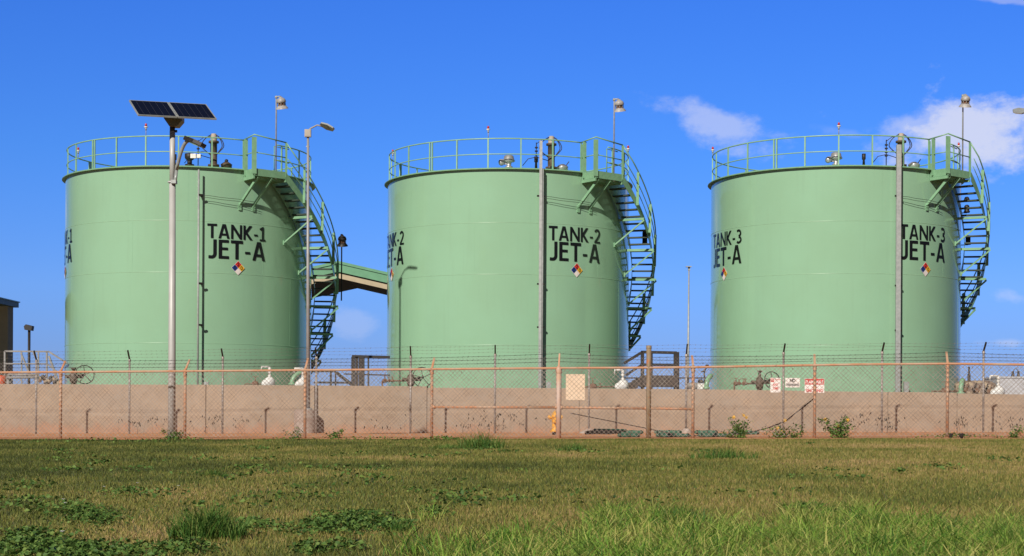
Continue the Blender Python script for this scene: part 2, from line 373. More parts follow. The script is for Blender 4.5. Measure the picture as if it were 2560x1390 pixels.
def lamp_bell(parent, foot, top, off, m_p=m_galv, s=1.0, dark=False):
    """tall thin mast with a bell-shaped floodlight hung from a short elbow"""
    fl = MB(); fl.tube([foot, top, top+Vector((off.x*.2, off.y*.2, .05)), top+off+Vector((0, 0, .03))], .026*s, 8)
    fl.sphere(top+Vector((0, 0, .03)), .06*s, 8)
    root = fl.build('floodlight_mast', m_p, parent)
    h = top+off+Vector((0, 0, -.02)); T = Matrix.Rotation(R_(14), 4, 'X') @ Matrix.Rotation(R_(-6 if off.x > .1 else 0), 4, 'Y')
    b = MB(); b.lathe([(0, .04), (.05, .04), (.07, 0), (.13, -.03), (.165, -.09), (.17, -.16), (.155, -.17)], h, 16, T)
    for k in range(8):
        a = k*math.pi/4; b.tube([h+T @ Vector((math.cos(a)*.14, math.sin(a)*.14, -.16)), h+T @ Vector((math.cos(a)*.135, math.sin(a)*.135, -.29))], .012, 4)
    b.build('lamp_housing', m_dark if dark else m_lamp, root)
    g = MB(); g.lathe([(.11, -.16), (.125, -.22), (.11, -.29)], h, 14, T); g.build('lamp_glass', m_rust, root)
    sh = MB(); sh.lathe([(.13, -.27), (.16, -.30), (.215, -.37), (.225, -.40)], h, 20, T)
    sh.build('lamp_shade', m_dark if dark else m_lamp, root)
    sh = MB(); sh.lathe([(.222, -.398), (.15, -.31), (.0, -.29)], h, 20, T); sh.build('reflector', m_under, root)
    return root

def tank(n, c, pipe, extra):
    t = thing('storage_tank', c, {1: 'green jet fuel tank lettered TANK-1, behind the solar street lamp', 2: 'green jet fuel tank lettered TANK-2, between the two other tanks', 3: 'green jet fuel tank lettered TANK-3, nearest the cloud'}[n], 'fuel tank', 'green fuel storage tanks')
    # shell with proud weld beads
    mb = MB(); zz = [0, .62, 3.14, 5.68, 7.54, RIM]
    for z0, z1 in zip(zz, zz[1:]): mb.lathe([(TR, z0), (TR, z1)], c, 256)
    mb.build('shell', m_green, t)
    for z in zz[1:-1]:
        mb = MB(); mb.lathe([(TR-.001, z-.013), (TR+.004, z-.008), (TR+.006, z), (TR+.004, z+.008), (TR-.001, z+.013)], c, 256); mb.build('weld_seam', m_weld, t)
    for z0, z1, offs in ((.64, 3.12, 8), (3.16, 5.66, 33), (5.70, 7.52, 15), (7.56, RIM-.08, 40)):
        for k in range(6):
            a = offs-90+k*60
            mb = MB(); mb.bar(P(a, TR+.001, z0, c), P(a, TR+.001, z1, c), .014, .005, P(a, 1, 0)); mb.build('weld_seam', m_green, t)
    mb = MB(); mb.lathe([(TR+.004, RIM), (4.80, RIM), (4.80, RIM+.02), (4.78, RIM+.035), (4.76, RIM+.05)], c, 128, smooth=False); mb.build('rim_flange', m_steel_green, t)
    mb = MB(); mb.lathe([(4.76, RIM+.05)]+[(4.76*(1-i/6), RIM+.05+.74*i/6) for i in range(1, 6)]+[(.001, RIM+.79)], c, 96); mb.build('roof', m_green, t)
    # guard rail
    g = MB(); RR = 4.62
    a0, a1 = 35.0, 35-360+18
    ring_tube(g, c, RR, 10.57, a0, a1, .024); ring_tube(g, c, RR, 10.01, a0, a1, .020)
    rail = g.build('guardrail', m_rail, t)
    k = 0; a = a0
    while a > a1:
        g = MB(); g.bar(P(a, RR, RIM+.03, c), P(a, RR, 10.57, c), .05, .04, P(a, 1, 0)); g.build('post', m_rail, rail)
        if k % 5 == 0 and k:
            g = MB(); g.bar(P(a+1.4, RR, RIM+.03, c), P(a+1.4, RR, 10.57, c), .05, .04, P(a, 1, 0)); g.build('post', m_rail, rail)
        a -= 14.7; k += 1
    # platform
    pa, pb, ro = 35.0, ST_A, 5.5; zf = ST_Z
    steps = [pa+(pb-pa)*i/4 for i in range(5)]
    m = MB()
    A0, A1, B1, B0 = P(pa, TR+.03, 0, c), P(pa, ro, 0, c), P(pb, ro, 0, c), P(pb, TR+.03, 0, c)
    m.prism([q+Vector((0, 0, zf-.05)) for q in (A0, A1, B1, B0)], (0, 0, 0), (0, 0, .05))
    for f_ in (.25, .5, .75):
        m.bar(A0.lerp(A1, f_)+Vector((0, 0, zf-.10)), B0.lerp(B1, f_)+Vector((0, 0, zf-.10)), .05, .09)
    plat = m.build('platform', m_steel_green, t)
    m = MB()
    for q, r in ((A0, A1), (A1, B1)): m.bar(q+Vector((0, 0, zf+.07)), r+Vector((0, 0, zf+.07)), .012, .26)
    m.bar(A0+Vector((0, 0, zf-.12)), A1+Vector((0, 0, zf-.12)), .06, .10); m.bar(B0+Vector((0, 0, zf-.12)), B1+Vector((0, 0, zf-.12)), .06, .10)
    m.build('toe_plate', m_steel_green, plat)
    for q, w in ((P(pa, TR-.02, 0, c), .07), (P(pa, TR+.16, 0, c), .13), (A1, .17), (B1, .07)):
        m = MB(); m.bar(q+Vector((0, 0, zf)), q+Vector((0, 0, 10.57 if w != .07 else 10.5)), w, .05, P(pa-10, 1, 0)); m.build('post', m_steel_green, plat)
    m = MB(); Z = lambda q, z: q+Vector((0, 0, z))
    m.tube([P(pa, RR, 10.57, c), Z(A1, 10.66), Z(B1, 10.52)], .026, 6); m.tube([P(pa, RR, 10.01, c), Z(A1, 10.03), Z(B1, 9.97)], .02, 6)
    m.build('handrail', m_steel_green, plat)
    for fa, ha in ((33.0, 37.2), (39.8, 43.3)):
        m = MB(); ft = P(fa, TR, 8.14, c); hd = P(ha, 5.45, zf-.10, c)
        m.bar(ft, hd, .09, .012, (0, 0, 1)); m.bar(ft+Vector((-.045, 0, .03)), hd+Vector((-.045, 0, .03)), .012, .07, (0, 0, 1))
        m.bbox(P(fa, TR+.02, 8.10, c), (.11, .06, .2), R_(fa)); m.build('brace', m_steel_green, plat)
    # inside end frame of the platform opening
    m = MB(); q = P(52, RR, 0, c); m.tube([Z(q, 9.5), Z(q, 10.5), P(62, RR, 10.5, c)], .022, 6); m.tube([Z(q, 10.0), P(62, RR, 9.98, c)], .02, 6); m.build('gate_frame', m_steel_green, plat)
    # staircase
    end = 166.0; ri, r_o = TR+.12, 5.6
    s = MB()
    for rr in (ri, r_o):
        kk = 60; vs = []
        for i in range(kk+1):
            a = ST_A-1+(end-ST_A+1)*i/kk; z = stz(a)
            for dr, dz in ((-.008, -.24), (.008, -.24), (.008, .08), (-.008, .08)):
                vs.append(P(a, rr+dr, z+dz, c))
        s.add(vs, [(i*4+j, i*4+(j+1) % 4, (i+1)*4+(j+1) % 4, (i+1)*4+j) for i in range(kk) for j in range(4)], False)
    stair = s.build('staircase', m_steel_green, t)
    a = ST_A; rise = .232; da = rise/ST_S; i = 0
    while a+da < end:
        a += da; z = stz(a)-.02
        m = MB(); w = da*.95
        q = [P(a-w/2, ri+.01, z, c), P(a-w/2, r_o-.01, z, c), P(a+w/2, r_o-.01, z, c), P(a+w/2, ri+.01, z, c)]
        m.prism([p_-Vector((0, 0, .05)) for p_ in q], (0, 0, 0), (0, 0, .05)); m.build('tread', m_tread, stair); i += 1
    for rad, zz, rr_ in ((.024, 1.02, r_o+.10), (.018, .56, r_o+.10), (.016, .30, r_o+.06)):
        m = MB(); aa = [ST_A-1+(end-ST_A)*i/56 for i in range(57)]
        pts = [P(x, rr_, stz(x)+zz, c) for x in aa]
        if zz > .9: pts = [Z(B1, 10.52)]+pts[2:]
        m.tube(pts, rad, 6); m.build('handrail', m_steel_green, stair)
    for a in range(0, 9):
        x = 57.5+a*12.5
        if x > end: break
        m = MB(); m.bar(P(x, r_o+.06, stz(x)-.2, c), P(x, r_o+.08, stz(x)+1.02, c), .012, .11, P(x, 1, 0)); m.bar(P(x+.6, r_o+.03, stz(x)-.2, c), P(x+.6, r_o+.05, stz(x)+1.0, c), .08, .012, P(x, 1, 0)); m.build('post', m_steel_green, stair)
    for j in range(8):
        x = 62+12.5*j; z = stz(x)-.29
        if z < 1.2: break
        m = MB(); tip = P(x, 5.72, z, c); m.bar(P(x, TR, z, c), tip, .07, .09)
        fz = z-.95; fa = x-4 if True else x
        m.bar(tip-Vector((0, 0, .05)), P(fa, TR+.02, fz, c), .07, .05); m.bbox(P(fa, TR+.02, fz, c), (.10, .05, .16), R_(fa)); m.build('bracket', m_steel_green, stair)
    # lettering and hazard placards, two sides
    for ph in (32.4, -69.8):
        m = MB(); wrap_text(m, 'TANK-%d' % n, ph, 6.94, 2.30, .52, c, TR+.018, .012, 1.02); wrap_text(m, 'JET-A', ph, 6.21, 2.24, .685, c, TR+.018, .016, 1.0)
        m.build('lettering', m_black, t)
        m = MB(); d = .255; zc = 5.90; r = TR+.024
        def dq(pts, rr): return [P(ph+math.degrees(x/TR), rr, zc+z, c) for x, z in pts]
        mm = MB(); mm.add(dq([(0, d+.008), (-d-.008, 0), (0, -d-.008), (d+.008, 0)], r-.006), [(0, 1, 2, 3)]); pl = mm.build('hazard_placard', m_sign, t)
        h = d/2
        for nm, mt_, cx, cz in (('red_quadrant', m_red, 0, h), ('blue_quadrant', m_blue, -h, 0), ('yellow_quadrant', m_yel, h, 0), ('white_quadrant', m_sign, 0, -h)):
            e = h*.97; q = MB(); q.add(dq([(cx, cz+e), (cx-e, cz), (cx, cz-e), (cx+e, cz)], r), [(0, 1, 2, 3)]); q.build(nm, mt_, pl)
        q = MB()
        for ch, cx, cz in (('2', 0, h), ('0', h, 0), ('0', -h, 0)):
            vs, fs = text_geo(ch, .085, .14, .01); q.add([P(ph+math.degrees((x+cx)/TR), r+.004, zc+cz+y-.07, c) for x, y in vs], fs)
        q.build('rating_digit', m_black, pl)
    # beacons
    for ph, zt in ((-100, 11.0), (-9.1, 11.02), (84, 11.0)):
        m = MB(); q = P(ph, RR, 0, c); m.tube([Z(q, 10.57), Z(q, zt-.12)], .014, 6); m.tube([Z(q, zt-.24), Z(q, zt-.14)], .03, 8); b = m.build('beacon_light', m_galv, t)
        m = MB(); m.lathe([(.0, .11), (.03, .10), (.04, .07), (.043, .0), (.0, 0)], Z(q, zt-.10), 10); m.build('red_lens', m_beacon, b)
        m = MB(); m.lathe([(.03, -.03), (.07, 0), (.07, .02), (.05, .03)], Z(q, zt-.13), 10); m.build('collar', m_white, b)
    # floodlight mast on the platform
    fq = P(45.0, 5.44, 0, c)
    lamp_bell(t, Z(fq, zf-.1), Z(fq, 12.1), Vector((.17, -.04, .02)) if n < 3 else Vector((.06, -.15, .02)))
    if n > 1:
        for k_, (px, y0, y1) in enumerate(extra['boxes']):
            qa, qb = at(px, y1, c[1]+1.6), at(px, y0, c[1]+1.6); m = MB(); hh = qb.z-qa.z
            m.lathe([(0, 0), (.10, 0), (.13, .04), (.10, .08), (.10, hh-.05), (.05, hh), (0, hh)], qa, 12); m.tube([qa+Vector((0, .02, 0)), P(102, TR-.05, qa.z-c[2]-.1, c)], .02, 6); m.build('stair_lamp', m_dark, t)
    sx, sr, sz = extra['stairlamp']; q = P(sx, sr, 0, c); n == 1 and lamp_bell(t, Z(q, stz(sx)-.1), Z(q, sz), Vector((.02, -.05, .02)), m_dark, 1, True)
    # gauge column with cables on the roof
    def rp(px, Y): return at(px, 420, Y).x-c[0], Y-c[1]
    gx, gy = rp(extra['col'], 61.6 if n < 3 else 60.6); r = math.hypot(gx, gy); b0 = Vector((c[0]+gx, c[1]+gy, roofz(r)))
    m = MB(); m.lathe([(.0, 0), (.21, 0), (.21, .07), (.13, .07), (.125, .86), (.19, .86), (.19, .93), (.125, .93)], b0, 18); gc = m.build('gauge_column', m_brown, t)
    m = MB(); m.lathe([(.12, .93), (.11, 1.14), (.085, 1.2), (0, 1.2)], b0, 14); m.build('cap', mat('gauge_cap%d' % n, (.42, .36, .30), .7), gc)
    for sgn, wd in ((1, .30), (-1, .36), (1, .24)):
        m = MB(); m.tube([b0+Vector((sgn*(.08+wd*math.sin(math.pi*k/10)), -.05, 1.16-.08*k*.95+.02*math.sin(k))) for k in range(11)], .017, 6); m.build('cable', m_dark, gc)
    m = MB(); q = b0+Vector((-.55, -.1, 0)); m.tube([q+Vector((0, 0, .02)), q+Vector((0, 0, .95))], .018, 6)
    for k in range(4): m.lathe([(.0, .0), (.055, .0), (.055, .05), (0, .05)], q+Vector((0, 0, .35+k*.13)), 8)
    m.tube([q+Vector((0, 0, .9)), q+Vector((.2, 0, 1.05)), b0+Vector((0, 0, 1.12))], .012, 5)
    m.tube([q+Vector((0, 0, .5)), q+Vector((.25, 0, .55)), b0+Vector((-.1, 0, .45)), b0+Vector((.1, 0, .28))], .012, 5)
    m.tube([q+Vector((-.5, 0, .1)), q+Vector((-.3, 0, .35)), q+Vector((0, 0, .42)), b0+Vector((-.1, 0, .3))], .014, 5); m.build('cable_stand', m_dark, t)
    # vent
    vx, vy = rp(extra['vent'], 61.6 if n < 3 else 60.6); r = math.hypot(vx, vy); v0 = Vector((c[0]+vx, c[1]+vy, roofz(r)-.02))
    if n == 1:
        m = MB(); m.lathe([(.0, 0), (.17, 0), (.17, .05), (.09, .06), (.09, .2), (.15, .24), (.18, .3), (.18, .44), (0, .48)], v0, 16); vt = m.build('roof_vent', m_dark, t)
        m = MB(); m.bbox(v0+Vector((.16, -.1, .34)), (.20, .16, .16)); m.bbox(v0+Vector((.36, -.1, .34)), (.14, .14, .14)); m.build('gauge_box', m_white, vt)
    else:
        m = MB(); m.lathe([(.0, 0), (.14, 0), (.14, .05), (.08, .06), (.10, .2), (.20, .22), (.235, .25), (.20, .31), (.17, .43), (.13, .46), (0, .47)], v0, 20); vt = m.build('roof_vent', m_silver, t)
        m = MB(); M = Matrix.Rotation(R_(90), 4, 'X'); m.lathe([(.0, -.1), (.11, -.1), (.11, .1), (0, .1)], v0+Vector((-.27, 0, .2)), 14, M); m.box(v0+Vector((-.27, -.05, .12)), v0+Vector((-.05, .05, .24))); m.build('side_drum', m_silver, vt)
    # hatch
    hx, hy = rp(extra['hatch'], 61.4 if n < 3 else 60.4); r = math.hypot(hx, hy); h0 = Vector((c[0]+hx, c[1]+hy, roofz(r)-.02))
    m = MB(); m.lathe([(.0, 0), (.20, 0), (.20, .09), (.21, .10), (.21, .13), (.17, .16), (.08, .22), (0, .23)], h0, 18); ht = m.build('roof_hatch', m_silver if n > 1 else m_brown, t)
    m = MB(); m.bar(h0+Vector((.12, 0, .15)), h0+Vector((.24, 0, .32)), .03, .03) if n > 1 else m.sphere(h0+Vector((0, 0, .26)), .07, 8); m.build('handle', m_dark, ht)
    # small float housing
    m = MB(); f0 = v0+Vector((1.0 if n != 1 else -.55, 0, 0)); m.lathe([(0, 0), (.05, 0), (.04, .2), (.07, .22), (.07, .42), (0, .43)], f0, 12); m.build('float_housing', m_dark, t)
    # conduit column against the shell
    px, wdt, topy, arms = pipe
    Yp = (c[1]-TR*math.cos(math.asin(min(1, (at(px, 700, c[1]-4.4).x-c[0])/TR))))-.26
    top = at(px, topy, Yp); b = Vector((top.x, Yp, .1))
    m = MB()
    if n == 1: m.tube([b, top], wdt/2, 8)
    else: m.bar(b, top, wdt, wdt*.75, (0, 1, 0))
    cc = m.build('conduit_column', m_galv, t)
    if n == 2:
        m = MB(); m.tube([b+Vector((.085, .02, 0)), top+Vector((.085, .02, -1))], .022, 6); m.build('conduit', m_galv, cc)
    for ay in arms:
        q = at(px, ay, Yp); m = MB(); m.bar(q+Vector((-.14 if n > 1 else 0, -.03, 0)), q+Vector((.12, .05, 0)), .05, .06); m.bar(q, q+Vector((.06, .34, -.02)), .05, .05)
        m.build('bracket', m_dark, cc)
    q = at(px, arms[0], Yp)
    a_ = math.degrees(math.asin((q.x-c[0])/TR))
    m = MB()
    for dz in (0, -.06):
        m.tube([q+Vector((.05, .05, dz))]+[P(a_+k*(39-a_)/6, TR+.22, q.z-c[2]+dz*1.3-.02*k+.01*math.sin(k*2), c) for k in range(1, 7)], .008, 5)
    m.build('guy_cable', m_dark, t)
    m = MB(); q = at(px+19, 965, Yp-.1); m.bbox((q.x, Yp-.05, q.z-.3), (.16, .14, .9)); m.build('junction_box', m_galv, t)
    return t
tank(1, (-12.48, 64.95, 0.0), (497, .07, 424, (487, 708, 812)), dict(col=534, vent=474, hatch=566, stairlamp=(99, 5.84, 7.60)))
tank(2, (-.18, 65.1, 0.0), (1352.5, .105, 352, (490, 710, 818)), dict(col=1378, vent=1272, hatch=1406, stairlamp=(112, 5.60, 7.55), boxes=((1612, 577, 612),)))
tank(3, (12.24, 64.0, 0.0), (2247, .165, 362, (490, 714, 826)), dict(col=2252, vent=2090, hatch=2285, stairlamp=(118, 5.60, 7.55), boxes=((2420, 588, 612), (2417, 512, 532), (2417, 492, 503))))

# ------------------------------------------------------------------ fences
def barbed(name, pts, parent, m, barb=.12, sag=.012, r=.0035):
    mb = MB(); fine = []
    for a, b in zip(pts, pts[1:]):
        n = 6
        for i in range(n): t = i/n; p = a.lerp(b, t); fine.append(p-Vector((0, 0, sag*4*t*(1-t))))
    fine.append(pts[-1]); mb.tube(fine, r, 4, smooth=False)
    for a, b in zip(fine, fine[1:]):
        ln = (b-a).length; k = max(1, int(ln/barb))
        for i in range(k):
            p = a.lerp(b, (i+.5)/k); an = random.uniform(0, 3); d = Vector((.012, math.cos(an)*.02, math.sin(an)*.02))
            mb.bar(p-d, p+d, .007, .007)
    return mb.build(name, m, parent)
def mesh_net(mb, line, z0f, z1f, s, r, dy=0):
    """chain link: two families of slanted wires between height functions along a polyline of x values"""
    x0, x1 = line[0], line[1]; yf = line[2]
    H = 2.6
    for sgn in (1, -1):
        k0 = int((x0-H)/s); k1 = int((x1+H)/s)
        for k in range(k0, k1):
            xb = k*s
            def clipz(x): return z0f(x), z1f(x)
            # wire x = xb + sgn*(z - zb0)
            xa = xb; z0 = z0f(xa); h = z1f(xa)-z0
            xe = xa+sgn*h
            A = (xa, z0); B = (xe, z1f(xe)-.0)
            if max(xa, xe) < x0 or min(xa, xe) > x1: continue
            def cut(A, B):
                (ax, az), (bx, bz) = A, B
                if ax < x0: t = (x0-ax)/(bx-ax); ax, az = x0, az+(bz-az)*t
                if ax > x1: t = (x1-ax)/(bx-ax); ax, az = x1, az+(bz-az)*t
                if bx < x0: t = (x0-ax)/(bx-ax); bx, bz = x0, az+(bz-az)*t
                if bx > x1: t = (x1-ax)/(bx-ax); bx, bz = x1, az+(bz-az)*t
                return (ax, az), (bx, bz)
            (ax, az), (bx, bz) = cut(A, B)
            o = .004*sgn+dy
            a = Vector((ax, yf(ax)+o, az)); b = Vector((bx, yf(bx)+o, bz)); d = (b-a).normalized(); n1 = Vector((-d.z, 0, d.x))*r; n2 = Vector((0, r, 0))
            mb.add([a+n1, a+n2, a-n1, b+n1, b+n2, b-n1], [(0, 1, 4, 3), (1, 2, 5, 4), (2, 0, 3, 5)])
ofence = thing('chain_link_fence', (0, OY, gz(0)), 'rusty orange painted chain link fence along the grass, in front of the grey one', 'fence')
railT = [(-400, 934), (0, 931), (463, 928), (850, 924.7), (1080, 923), (1300, 921), (1640, 919), (1733, 918), (2037, 913), (2150, 911), (2370, 909.3), (2560, 911.4), (2980, 914)]
for px, base, tip, kind in ((-160, 1098, (-140, 905), 0), (152, 1099, (163, 903), 0), (463, 1098, (474, 899), 0), (763, 1097, (770, 896), 0), (1080, 1093, (1086, 894), 0), (1397, 1101, (1399, 884), 1), (1622, 1105, None, 2), (1733, 1102, (1730, 889), 0), (2037, 1096, (2036, 886), 0), (2369, 1094, (2366, 880), 0), (2690, 1096, (2684, 882), 0)):
    ry = interp(railT, px); b = atl(px, base+4, OY, OM); t_ = atl(px, ry, OY, OM)
    b = Vector((t_.x, t_.y, b.z))
    mb = MB()
    if kind == 2:
        t_ = Vector((t_.x, t_.y, atl(px, 868, OY, OM).z)); mb.tube([b, t_], .062, 12); mb.lathe([(.068, 0), (.068, .05), (.05, .07), (0, .08)], t_-Vector((0, 0, .03)), 12)
        m_bp = mat('brown_post', (.20, .13, .075), .6, col2=(.27, .20, .13), nscale=7, lo=.4, hi=.6, stretch=(1, 1, .4)); layer(m_bp, (.40, .13, .05), 9, .6, .7); mb.build('post', m_bp, ofence)['label'] = 'thick brown post, tallest of the fence'
        continue
    r = .07 if kind else .038
    if kind: m_gp2 = mat('pink_grey_post', (.46, .36, .32), .6, col2=(.50, .30, .20), nscale=5, stretch=(1, 1, .5))
    mb.tube([b, t_+Vector((0, 0, -.0))], r, 10); mb.lathe([(r+.01, -.12), (r+.01, -.05), (r+.004, .0), (.03, .06), (0, .06)], t_, 10)
    po = mb.build('post', m_gp2 if kind else m_orange, ofence)
    tp = atl(tip[0], tip[1], OY, OM, .30 if not kind else .1)
    mb = MB(); mb.bar(t_+Vector((0, 0, .02)), tp, .05 if not kind else .04, .02); mb.build('arm', m_orange, po)
mb = MB(); pr = [-420]+[x for x, _ in railT[1:-1]]+[2950]
mb.tube([atl(x, interp(railT, x), OY, OM, -.03) for x in pr], .029, 10); mb.build('top_rail', m_orange, ofence)
for a, b, ya, yb in ((1082, 1394, 1017.5, 1018.5), (1402, 1616, 1018.5, 1021), (1628, 1731, 1020.5, 1022.5)):
    mb = MB(); p, q = atl(a, ya, OY, OM, -.02), atl(b, yb, OY, OM, -.02); mb.tube([p, q], .032, 10); mb.tube([p-Vector((.0, 0, 0)), p+(q-p)*.02], .045, 8); mb.tube([q-(q-p)*.02, q], .045, 8); mb.build('middle_rail', m_orange, ofence)
XL, XR = -17.0, 16.0
def railz(x):
    Y = OY-OM*x; px = CX+x/Y*F; return atl(px, interp(railT, px), OY, OM).z
lut = [(-20+i*.5, railz(-20+i*.5)) for i in range(81)]
oz = lambda x: interp(lut, x)
mb = MB(); mesh_net(mb, (XL, XR, lambda x: OY-OM*x-.055), lambda x: gz(x)+.03, lambda x: oz(x)-.01, .112, .0044)
mb.build('wire_mesh', m_wire, ofence)
mb = MB()
for i in range(int((XR-XL)/.105)):
    x = XL+i*.105; z = oz(x)-.035
    if i % 2 == 0: mb.bar((x, OY-OM*x-.075, z-.02), (x+.012, OY-OM*x-.075, z-.06), .016, .012)
mb.build('tie_wire', m_wire, ofence)
for ws in ([(-160, 903), (163, 901.5), (474, 900.5), (770, 897.5), (1086, 894), (1399, 884), (1622, 893), (1730, 890.5), (2036, 889), (2366, 881), (2684, 890)],
           [(-158, 911), (160, 909.5), (471, 909), (768, 906), (1084, 902), (1399, 895), (1622, 899.5), (1730, 900), (2036, 897.5), (2366, 891), (2684, 896)],
           [(-156, 919), (157, 918.5), (468, 917.5), (766, 914.5), (1082, 911), (1399, 904), (1622, 908.5), (1732, 908), (2037, 902.5), (2367, 900), (2686, 903)]):
    barbed('barbed_wire', [atl(x, y, OY, OM, .2) for x, y in ws], ofence, m_barb, .125, .01, .0045)

gf = thing('chain_link_fence', (0, GY, gz(0)), 'galvanised grey chain link fence behind the orange one, arms tipped black', 'fence')
gp = [(-610, 904, 880), (-375, 903, 879), (-142, 902, 878), (91, 902, 878), (324, 901, 877), (557, 894, 873), (791, 894, 870), (1027, 892, 867), (1238, 887, 864), (1473, 886, 862), (1716, 888, 861.5), (1959, 883, 860.5), (2205.5, 881, 858), (2459, 880, 857), (2716, 879, 855), (2975, 878, 853)]
arms = []; tops = []
for px, ty, ay in gp:
    t_ = atl(px, ty, GY, GM); b = Vector((t_.x, t_.y, gz(t_.x)-.1)); mb = MB(); mb.tube([b, t_], .034, 8); mb.lathe([(.045, -.04), (.045, .02), (.02, .06), (0, .06)], t_, 8)
    po = mb.build('post', m_gpost, gf); tz = t_.z+.31
    tp = Vector((t_.x, t_.y-.27, atl(px, ay, GY, GM).z)); mb = MB(); mb.bar(t_+Vector((0, 0, .03)), tp, .045, .045); mb.build('arm', m_dark, po); arms.append((t_, tp)); tops.append((t_.x, t_.z))
for f_ in (.3, .63, .95): barbed('barbed_wire', [a.lerp(b, f_) for a, b in arms], gf, m_wire2, .15, .02, .002)
gzt = lambda x: interp(tops, x)-.06
mb = MB(); mesh_net(mb, (-21, 20.5, lambda x: GY-GM*x-.045), lambda x: gz(x)+.04, gzt, .11, .0026); mb.build('wire_mesh', m_wire2, gf)
for px in (1473, 1716):
    q = atl(px, 1080, GY, GM); mb = MB(); mb.lathe([(0, .14), (.09, .14), (.12, .10), (.30 if px < 1500 else .18, .03), (.36 if px < 1500 else .2, -.03)], (q.x, q.y, gz(q.x)), 14, smooth=False); mb.build('post_footing', m_footing, gf)

# signs
def sign(name, x0, y0, x1, y1, m, label, texts=(), band=None, extra=None, dY=-.09):
    c = atl((x0+x1)/2, (y0+y1)/2, GY, GM, dY); w = (x1-x0)/F*c.y; h = (y1-y0)/F*c.y
    rz = -math.atan(GM); M = Matrix.Translation(c) @ Matrix.Rotation(rz, 4, 'Z')
    root = thing(name, tuple(c), label, 'sign')
    r = .02; pts = []
    for cx, cz, a0 in ((w/2-r, h/2-r, 0), (-w/2+r, h/2-r, 90), (-w/2+r, -h/2+r, 180), (w/2-r, -h/2+r, 270)):
        for k in range(4): a = R_(a0+k*30); pts.append(M @ Vector((cx+r*math.cos(a), -.006, cz+r*math.sin(a))))
    mb = MB(); mb.prism(pts, (0, 0, 0), (M.to_3x3() @ Vector((0, .008, 0)))); mb.build('board', m, root)
    if band:
        z0, z1, bm, bx0, bx1 = band; mb = MB(); mb.box((-w/2+w*bx0, -.010, -h/2+h*z0), (-w/2+w*bx1, -.007, -h/2+h*z1), M); mb.build('band', bm, root)
    for s, tw, th, tx, tz, tm, bold in texts:
        vs, fs = text_geo(s, tw*w, th*h, bold); mb = MB(); mb.add([M @ Vector((x+tx*w, -.013, y+tz*h)) for x, y in vs], fs); mb.build('lettering', tm, root)
    mb = MB()
    for bz in (-h/2+.03, h/2-.03): mb.bbox(M @ Vector((0, -.012, bz)), (.018, .01, .018))
    mb.build('bolt', m_dark, root)
    return root
sign('warning_sign', 1926, 944.5, 1951.5, 981, m_sign, 'small upright sign reading NO PARKING ANY TIME in red on white', [('NO', .28, .13, -.31, .30, m_sign, .02), ('PARKING', .50, .09, .20, .33, m_red, .01), ('ANY', .52, .19, 0, -.06, m_red, .02), ('TIME', .58, .19, 0, -.32, m_red, .02)], band=(.72, .95, m_red, .02, .36))
sign('warning_sign', 1963.5, 945, 1999.5, 968.5, m_sign, 'white sign reading NO TRESPASSING in black letters', [('NO', .38, .40, 0, .03, m_black, .045), ('TRESPASSING', .90, .27, 0, -.36, m_black, .03)])
sign('warning_sign', 2012, 946.5, 2060.5, 982, m_sign, 'red and white sign reading FLAMMABLE NO SMOKING', [('FLAMMABLE', .90, .23, 0, .15, m_sign, .03), ('NO', .22, .15, 0, -.20, m_red, .015), ('SMOKING', .84, .22, 0, -.46, m_red, .03)], band=(.58, .98, m_red, .015, .985))
sign('blank_sign', 1414.5, 935.5, 1462.5, 1000, m_signtan, 'blank faded beige board hung on the fence beside the thick pale post')

# ------------------------------------------------------------------ lamps
def arc(pts, n=8):
    """quadratic bezier"""
    a, b, c = [Vector(p) for p in pts]; return [(a*(1-t)**2+b*2*t*(1-t)+c*t*t) for t in [i/n for i in range(n+1)]]
sy = 42.8; b = at(429, 1096, sy); b.z = gz(b.x)
sl = thing('street_lamp', tuple(b), 'pale solar street lamp with two dark panels on its mast, leftmost tall pole', 'street lamp', 'street lamps')
k1 = at(431, 455, sy); k2 = at(431, 328, sy)
mb = MB(); mb.tube([b-Vector((0, 0, .1)), at(430, 900, sy), k1], [.098, .094, .082], 16); mb.tube([k1-Vector((0, 0, .05)), k2], .070, 14); mb.lathe([(.12, 0), (.12, .03), (.10, .04)], k1-Vector((0, 0, .02)), 14); mb.build('pole', m_lightpole, sl)
mb = MB(); mb.lathe([(.16, 0), (.16, .04), (.11, .06)], b, 16); mb.tube([k2-Vector((0, 0, .05)), at(431, 312, sy)], .068, 12); mb.bbox(at(438, 328, sy), (.10, .06, .06)); mb.build('collar', m_dark, sl)
pc = at(432, 273.5, sy); be, ta = R_(25), R_(27.3)
e1 = Vector((math.cos(be), math.sin(be), .029)).normalized(); e2 = Vector((math.sin(be)*math.cos(ta), -math.cos(be)*math.cos(ta), -math.sin(ta))); en = e1.cross(-e2).normalized()
if en.z < 0: en = -en
Mp = Matrix((( e1.x, e2.x, en.x, pc.x), (e1.y, e2.y, en.y, pc.y), (e1.z, e2.z, en.z, pc.z), (0, 0, 0, 1)))
